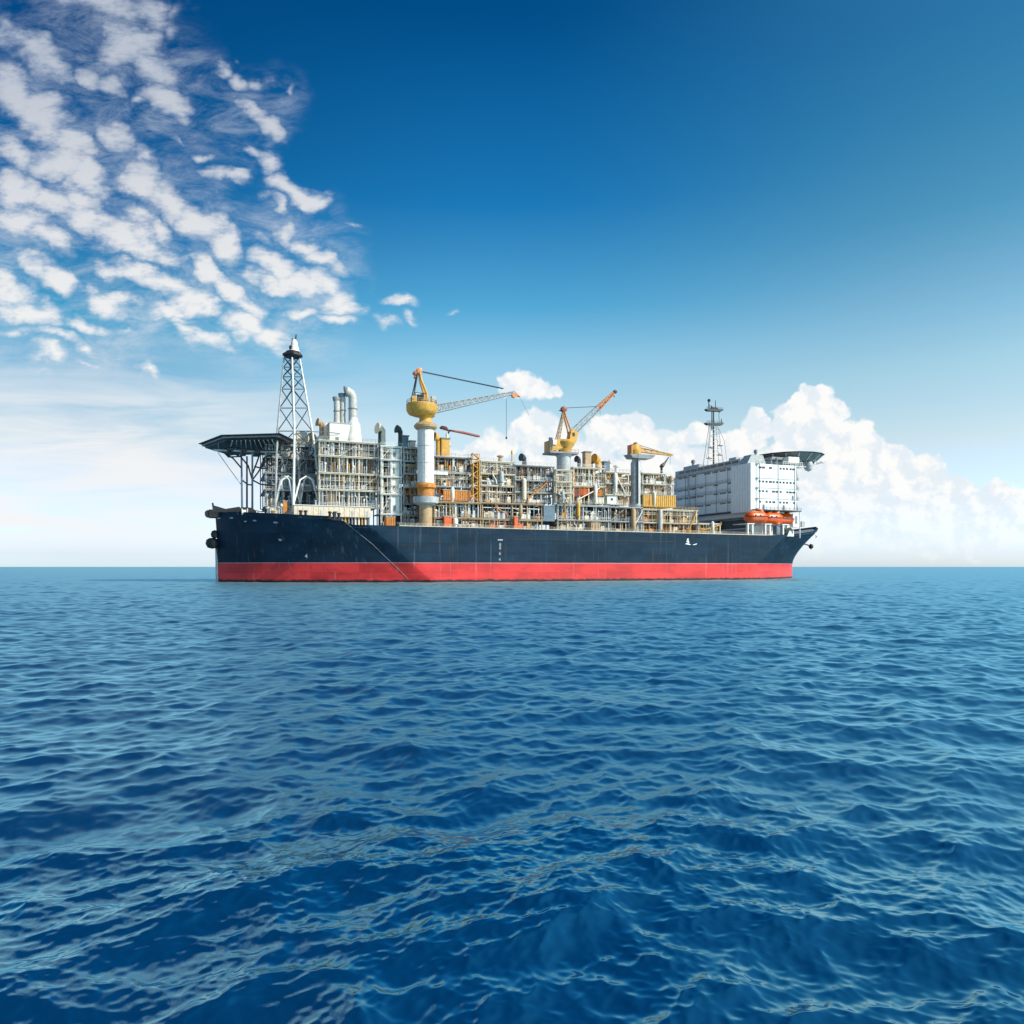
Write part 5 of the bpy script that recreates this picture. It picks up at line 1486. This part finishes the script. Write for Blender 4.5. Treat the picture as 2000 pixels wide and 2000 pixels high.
MB().cyl((hx, b, Z(796, hx, b)), (hx, b, Z(815, hx, b)), 0.06, n=5).build('hoist_line', 'rope', t)

# 3: the low crane before the deckhouse
b = 8.0
cx = A(1242, b)
t = thing('pedestal_crane', 'third crane, with a level ochre jib on a slim pale blue column before the deckhouse', 'crane', (cx, b, zdeck(cx) - 1), 'cranes along the deck')
MB().lathe((cx, b, 0), [(2.2, zdeck(cx) - 1), (2.2, zz(990)), (2.4, zz(988)), (2.15, zz(984)), (2.1, zz(905)), (1.6, zz(900)), (1.6, zz(896.5))], 22).build('column', 'lightgrey', t)
MB().cyl((cx - 0.6, b - 2.3, zz(984)), (cx - 0.6, b - 2.3, zz(888)), 0.35, n=8).build('cable_duct', 'dark', t)
MB().prism([(A(1224, b), zz(889)), (A(1273, b), zz(888)), (A(1272, b), zz(891)), (A(1266, b), zz(896)), (A(1230, b), zz(896.4)), (A(1227, b), zz(892))], b - 2.6, b + 2.6).build('platform', 'grey', t)
MB().lathe((cx - 0.4, b, 0), [(2.4, zz(888.5)), (2.5, zz(880)), (1.8, zz(876)), (1.5, zz(868))], 16).build('slewing_tub', 'yellow', t)
MB().box(cx - 3.0, cx - 1.6, b - 1.6, b + 1.6, zz(887.5), zz(870)).build('cab', 'amber', t)
MB().box(cx + 0.6, cx + 2.0, b - 1.4, b + 1.4, zz(884), zz(872)).build('winch_house', 'yellow', t)
ja = A(1313, b)
lattice((A(1249, b), b, zz(878)), (ja, b, Z(889, ja, b)), 1.3, 1.7, 0.5, 0.5, 11, 0.17, 0.1).build('boom', 'yellow', t)
MB().lathe((cx - 0.2, b, zz(867.5)), [(0.2, -0.7), (0.75, -0.5), (0.75, 0.5), (0.2, 0.7)], 12, 'b').build('sheave', 'dark', t)
MB().tube([(cx, b, zz(867)), (A(1262, b), b, zz(872)), (ja - 3, b, Z(886.5, ja, b))], 0.12, 5).build('pendant_line', 'rope', t)
hx = A(1309, b)
MB().cyl((hx, b, Z(890, hx, b)), (hx, b, Z(907, hx, b)), 0.07, n=5).build('hoist_line', 'rope', t)
MB().tube([(A(1290, b), b - 1, Z(912, hx, b)), (A(1296, b), b - 1, Z(905, hx, b)), (A(1304, b), b - 1, Z(893, hx, b))], [0.9, 0.4, 0.15], 8).build('boom_rest', 'dark', t)

# 4: small provision crane with the red jib
b = 14.0
cx = A(861, b)
t = thing('deck_crane', 'small crane with a level dull red jib right of the big white column', 'crane', (cx, b, zz(892)), 'cranes along the deck')
MB().cyl((A(873, b), b, zz(892)), (A(873, b), b, zz(846)), 0.45, n=10).build('column', 'white', t)
MB().tube([(A(875, b), b, zz(846)), (A(879, b), b, zz(838.5))], 0.3, 8).build('bracket', 'dark', t)
MB().tube([(A(859, b), b, zz(836.5)), (A(863, b), b, zz(835)), (A(870, b), b, zz(836)), (A(876, b), b, zz(840))], [0.35, 0.7, 0.75, 0.35], 10).build('counterweight', 'redbrown', t)
j0, j1 = A(879, b), A(937, b)
MB().tube([(j0, b, zz(839.5)), (A(905, b), b, zz(842)), (j1 - 1, b, zz(846.5)), (j1, b, zz(847))], [0.36, 0.5, 0.5, 0.3], 10).build('boom', 'redbrown', t)

# ------------------------------------------------------------------ single machines and cabins on deck
t, *_ = (thing('stair_tower', 'yellow open stair tower amid the pipe modules right of the big crane', 'stair tower', (A(924, 5.5), 5.5, Z(980, A(924, 5.5), 5.5))),)
a0, a1 = A(924, 5.5), A(936, 5.5)
zb0, zb1 = Z(980, a0, 5.5), Z(885, a0, 5.5)
for a in (a0, a1):
    for b in (5.5, 7.6):
        MB().box(a - 0.14, a + 0.14, b - 0.14, b + 0.14, zb0, zb1).build('column', 'yellow', t)
n = 9
for k in range(n):
    z0, z1 = zb0 + (zb1 - zb0) * k / n, zb0 + (zb1 - zb0) * (k + 1) / n
    s_, e_ = (a0, a1) if k % 2 else (a1, a0)
    MB().prism([(s_, z0), (e_, z1 - 0.1), (e_, z1 + 0.2), (s_, z0 + 0.3)], 5.6, 6.6).build('flight', 'yellow', t)
    MB().box(a0 - 0.1, a1 + 0.1, 6.7, 7.7, z1 - 0.12, z1 + 0.05).build('landing', 'amber', t)
def cabin(px0, px1, y0, y1, b0, db, mat, lab, name='cabin', cat='cabin', group=None, ribs=0, win=0):
    a0, a1 = A(px0, b0), A(px1, b0)
    z0, z1 = Z(y1, (a0 + a1) / 2, b0), Z(y0, (a0 + a1) / 2, b0)
    t = thing(name, lab, cat, (a0, b0, z0), group)
    MB().box(a0, a1, b0, b0 + db, z0, z1).build('body', mat, t)
    for k in range(ribs):
        x = a0 + (a1 - a0) * (k + 0.5) / ribs
        MB().box(x - 0.12, x + 0.12, b0 - 0.14, b0 + 0.02, z0 + 0.15, z1 - 0.15).build('rib', mat, t)
    MB().box(a0 - 0.15, a1 + 0.15, b0 - 0.18, b0 + db + 0.1, z1, z1 + 0.22).build('roof', 'lightgrey' if mat != 'lightgrey' else 'white', t)
    for k in range(win):
        x = a0 + (a1 - a0) * (k + 0.5) / win
        MB().box(x - 0.45, x + 0.45, b0 - 0.08, b0 + 0.02, z0 + (z1 - z0) * 0.5, z0 + (z1 - z0) * 0.8).build('window', 'glass', t)
    return t
cabin(1062, 1084, 988, 1018, 4.6, 12, 'bluegrey', 'plain navy blue tank room below the second crane', 'tank_room', 'tank room')
cabin(1134, 1152, 951, 968, 6.9, 3.0, 'orange', 'bright red orange container on the upper module right of the second crane', 'container', 'container', 'containers on the upper modules', 7)
cabin(1156, 1178, 951, 969, 6.9, 3.0, 'amber', 'amber container with ribs, right of the red orange one', 'container', 'container', 'containers on the upper modules', 9)
cabin(1121, 1133, 953, 970, 7.0, 3.0, 'redbrown', 'dark red container left of the bright red orange one', 'container', 'container', 'containers on the upper modules', 5)
cabin(1256, 1320, 967, 990, 5.2, 10, 'yellow', 'wide ochre ribbed house before the shaded front of the deckhouse', 'ribbed_house', 'house', None, 16)
cabin(866, 920, 958, 978, 7.0, 0.9, 'amber', 'amber ribbed cabinet row beside the big crane column', 'cabinet_row', 'cabinet', None, 12)
cabin(1186, 1204, 970, 985, 5.2, 1.5, 'white', 'white cabin with a small window left of the third crane column', 'cabin', 'cabin', None, 0, 1)
cabin(1160, 1180, 972, 984, 5.6, 1.5, 'cream', 'cream cabin under the amber container', 'cabin', 'cabin', None, 3)
cabin(846, 875, 920, 927, 7.2, 1.0, 'white', 'white cable box high on the module beside the big crane column', 'cable_box', 'box', None, 2)
cabin(754, 772, 1010, 1027, 5.0, 3.0, 'amber', 'amber pump house on the main deck under the stair tower', 'pump_house', 'pump house', None, 4)
cabin(1155, 1172, 1022, 1037, 2.5, 3.0, 'tan', 'tan cabin on the main deck below the second and third crane', 'deck_cabin', 'cabin', None, 3)
cabin(868, 882, 1009, 1031, 2.5, 1.6, 'orange', 'small orange safety cabinet by the rail right of the big crane foot', 'safety_cabinet', 'cabinet', None, 0)
cabin(1005, 1012, 1010, 1035, 2.5, 1.6, 'orange', 'slim orange safety cabinet by the rail left of the navy tank room', 'safety_cabinet', 'cabinet', None, 0)
cabin(1566, 1572, 1019, 1029, 20, 3, 'lightgrey', 'small grey locker at the stern tip', 'locker', 'locker', 'lockers around the boat deck')
# forecastle gear
fz = lambda a: zdeck(a) - 0.9
q = on(480, 996, 24)
t = thing('windlass', 'black windlass hump at the foot of the bow helideck posts', 'windlass', (q.x, 24, fz(q.x)))
MB().prism([(A(462, 24), fz(q.x)), (A(464, 24), Z(995, q.x, 24)), (A(473, 24), Z(991, q.x, 24)), (A(490, 24), Z(991.5, q.x, 24)), (A(500, 24), Z(997, q.x, 24)), (A(501, 24), fz(q.x))], 23, 25).build('housing', 'black', t)
MB().lathe((A(478, 22), 21.6, fz(q.x) + 1.1), [(1.2, -1.0), (1.2, -0.8), (0.7, -0.7), (0.7, 0.7), (1.2, 0.8), (1.2, 1.0)], 16, 'a').build('drum', 'white', t)
for i, (px, b, mat, h, r, lab) in enumerate(((524, 17.5, 'white', 3.4, 0.5, 'white capped vent pipe, leftmost at the foot of the lattice tower'), (534, 17, 'tan', 2.4, 0.7, 'stubby tan vent at the foot of the lattice tower'),
                                             (545, 16.5, 'lightgrey', 4.0, 0.5, 'tall grey vent pipe at the foot of the lattice tower'), (551, 16, 'white', 5.0, 0.45, 'tallest white vent pipe, beside the orange cabinet'),
                                             (506, 19, 'white', 2.2, 0.6, 'low white vent right of the black windlass'))):
    a = A(px, b)
    t = thing('deck_vent', lab, 'vent', (a, b, fz(a)), 'vents on the bow deck')
    MB().lathe((a, b, fz(a)), [(r, 0), (r * 0.9, h * 0.75)], 10).build('pipe', mat, t)
    MB().lathe((a, b, fz(a) + h * 0.75), [(r * 0.9, -0.05), (r * 1.7, 0), (r * 1.7, h * 0.12), (r * 0.4, h * 0.25)], 10).build('hood', mat, t)
cabin(553, 561, 979, 1002, 15.2, 1.6, 'amber', 'rusty orange cabinet at the foot of the lattice tower', 'deck_cabinet', 'cabinet')
cabin(527, 549, 992, 1002, 16.4, 1.5, 'cream', 'low cream box at the foot of the lattice tower', 'deck_box', 'box', None, 3)
for i, (px, b, lab) in enumerate(((592, 8.6, 'black bollard pair on the bow rail below the lattice tower'), (649, 1.4, 'black bollard pair where the raised bow slopes down'), (657, 1.2, 'second black bollard pair on the slope of the raised bow'))):
    a = A(px, b)
    if px < 640:
        q = min((plan(0, u / 60, 23) for u in range(61)), key=lambda p_: abs(p_[0] - a))
        b = q[1] + 1.3
        a = A(px, b)
    t = thing('bollard', lab, 'bollard', (a, b, fz(a)), 'bollards on the bow rail')
    for s_ in (-0.8, 0.8):
        MB().lathe((a + s_, b, fz(a)), [(0.45, 0), (0.45, 1.9), (0.65, 2.0), (0.65, 2.4), (0.3, 2.5)], 12).build('post', 'black', t)
    MB().box(a - 1.6, a + 1.6, b - 0.5, b + 0.5, fz(a), fz(a) + 0.25).build('base', 'black', t)
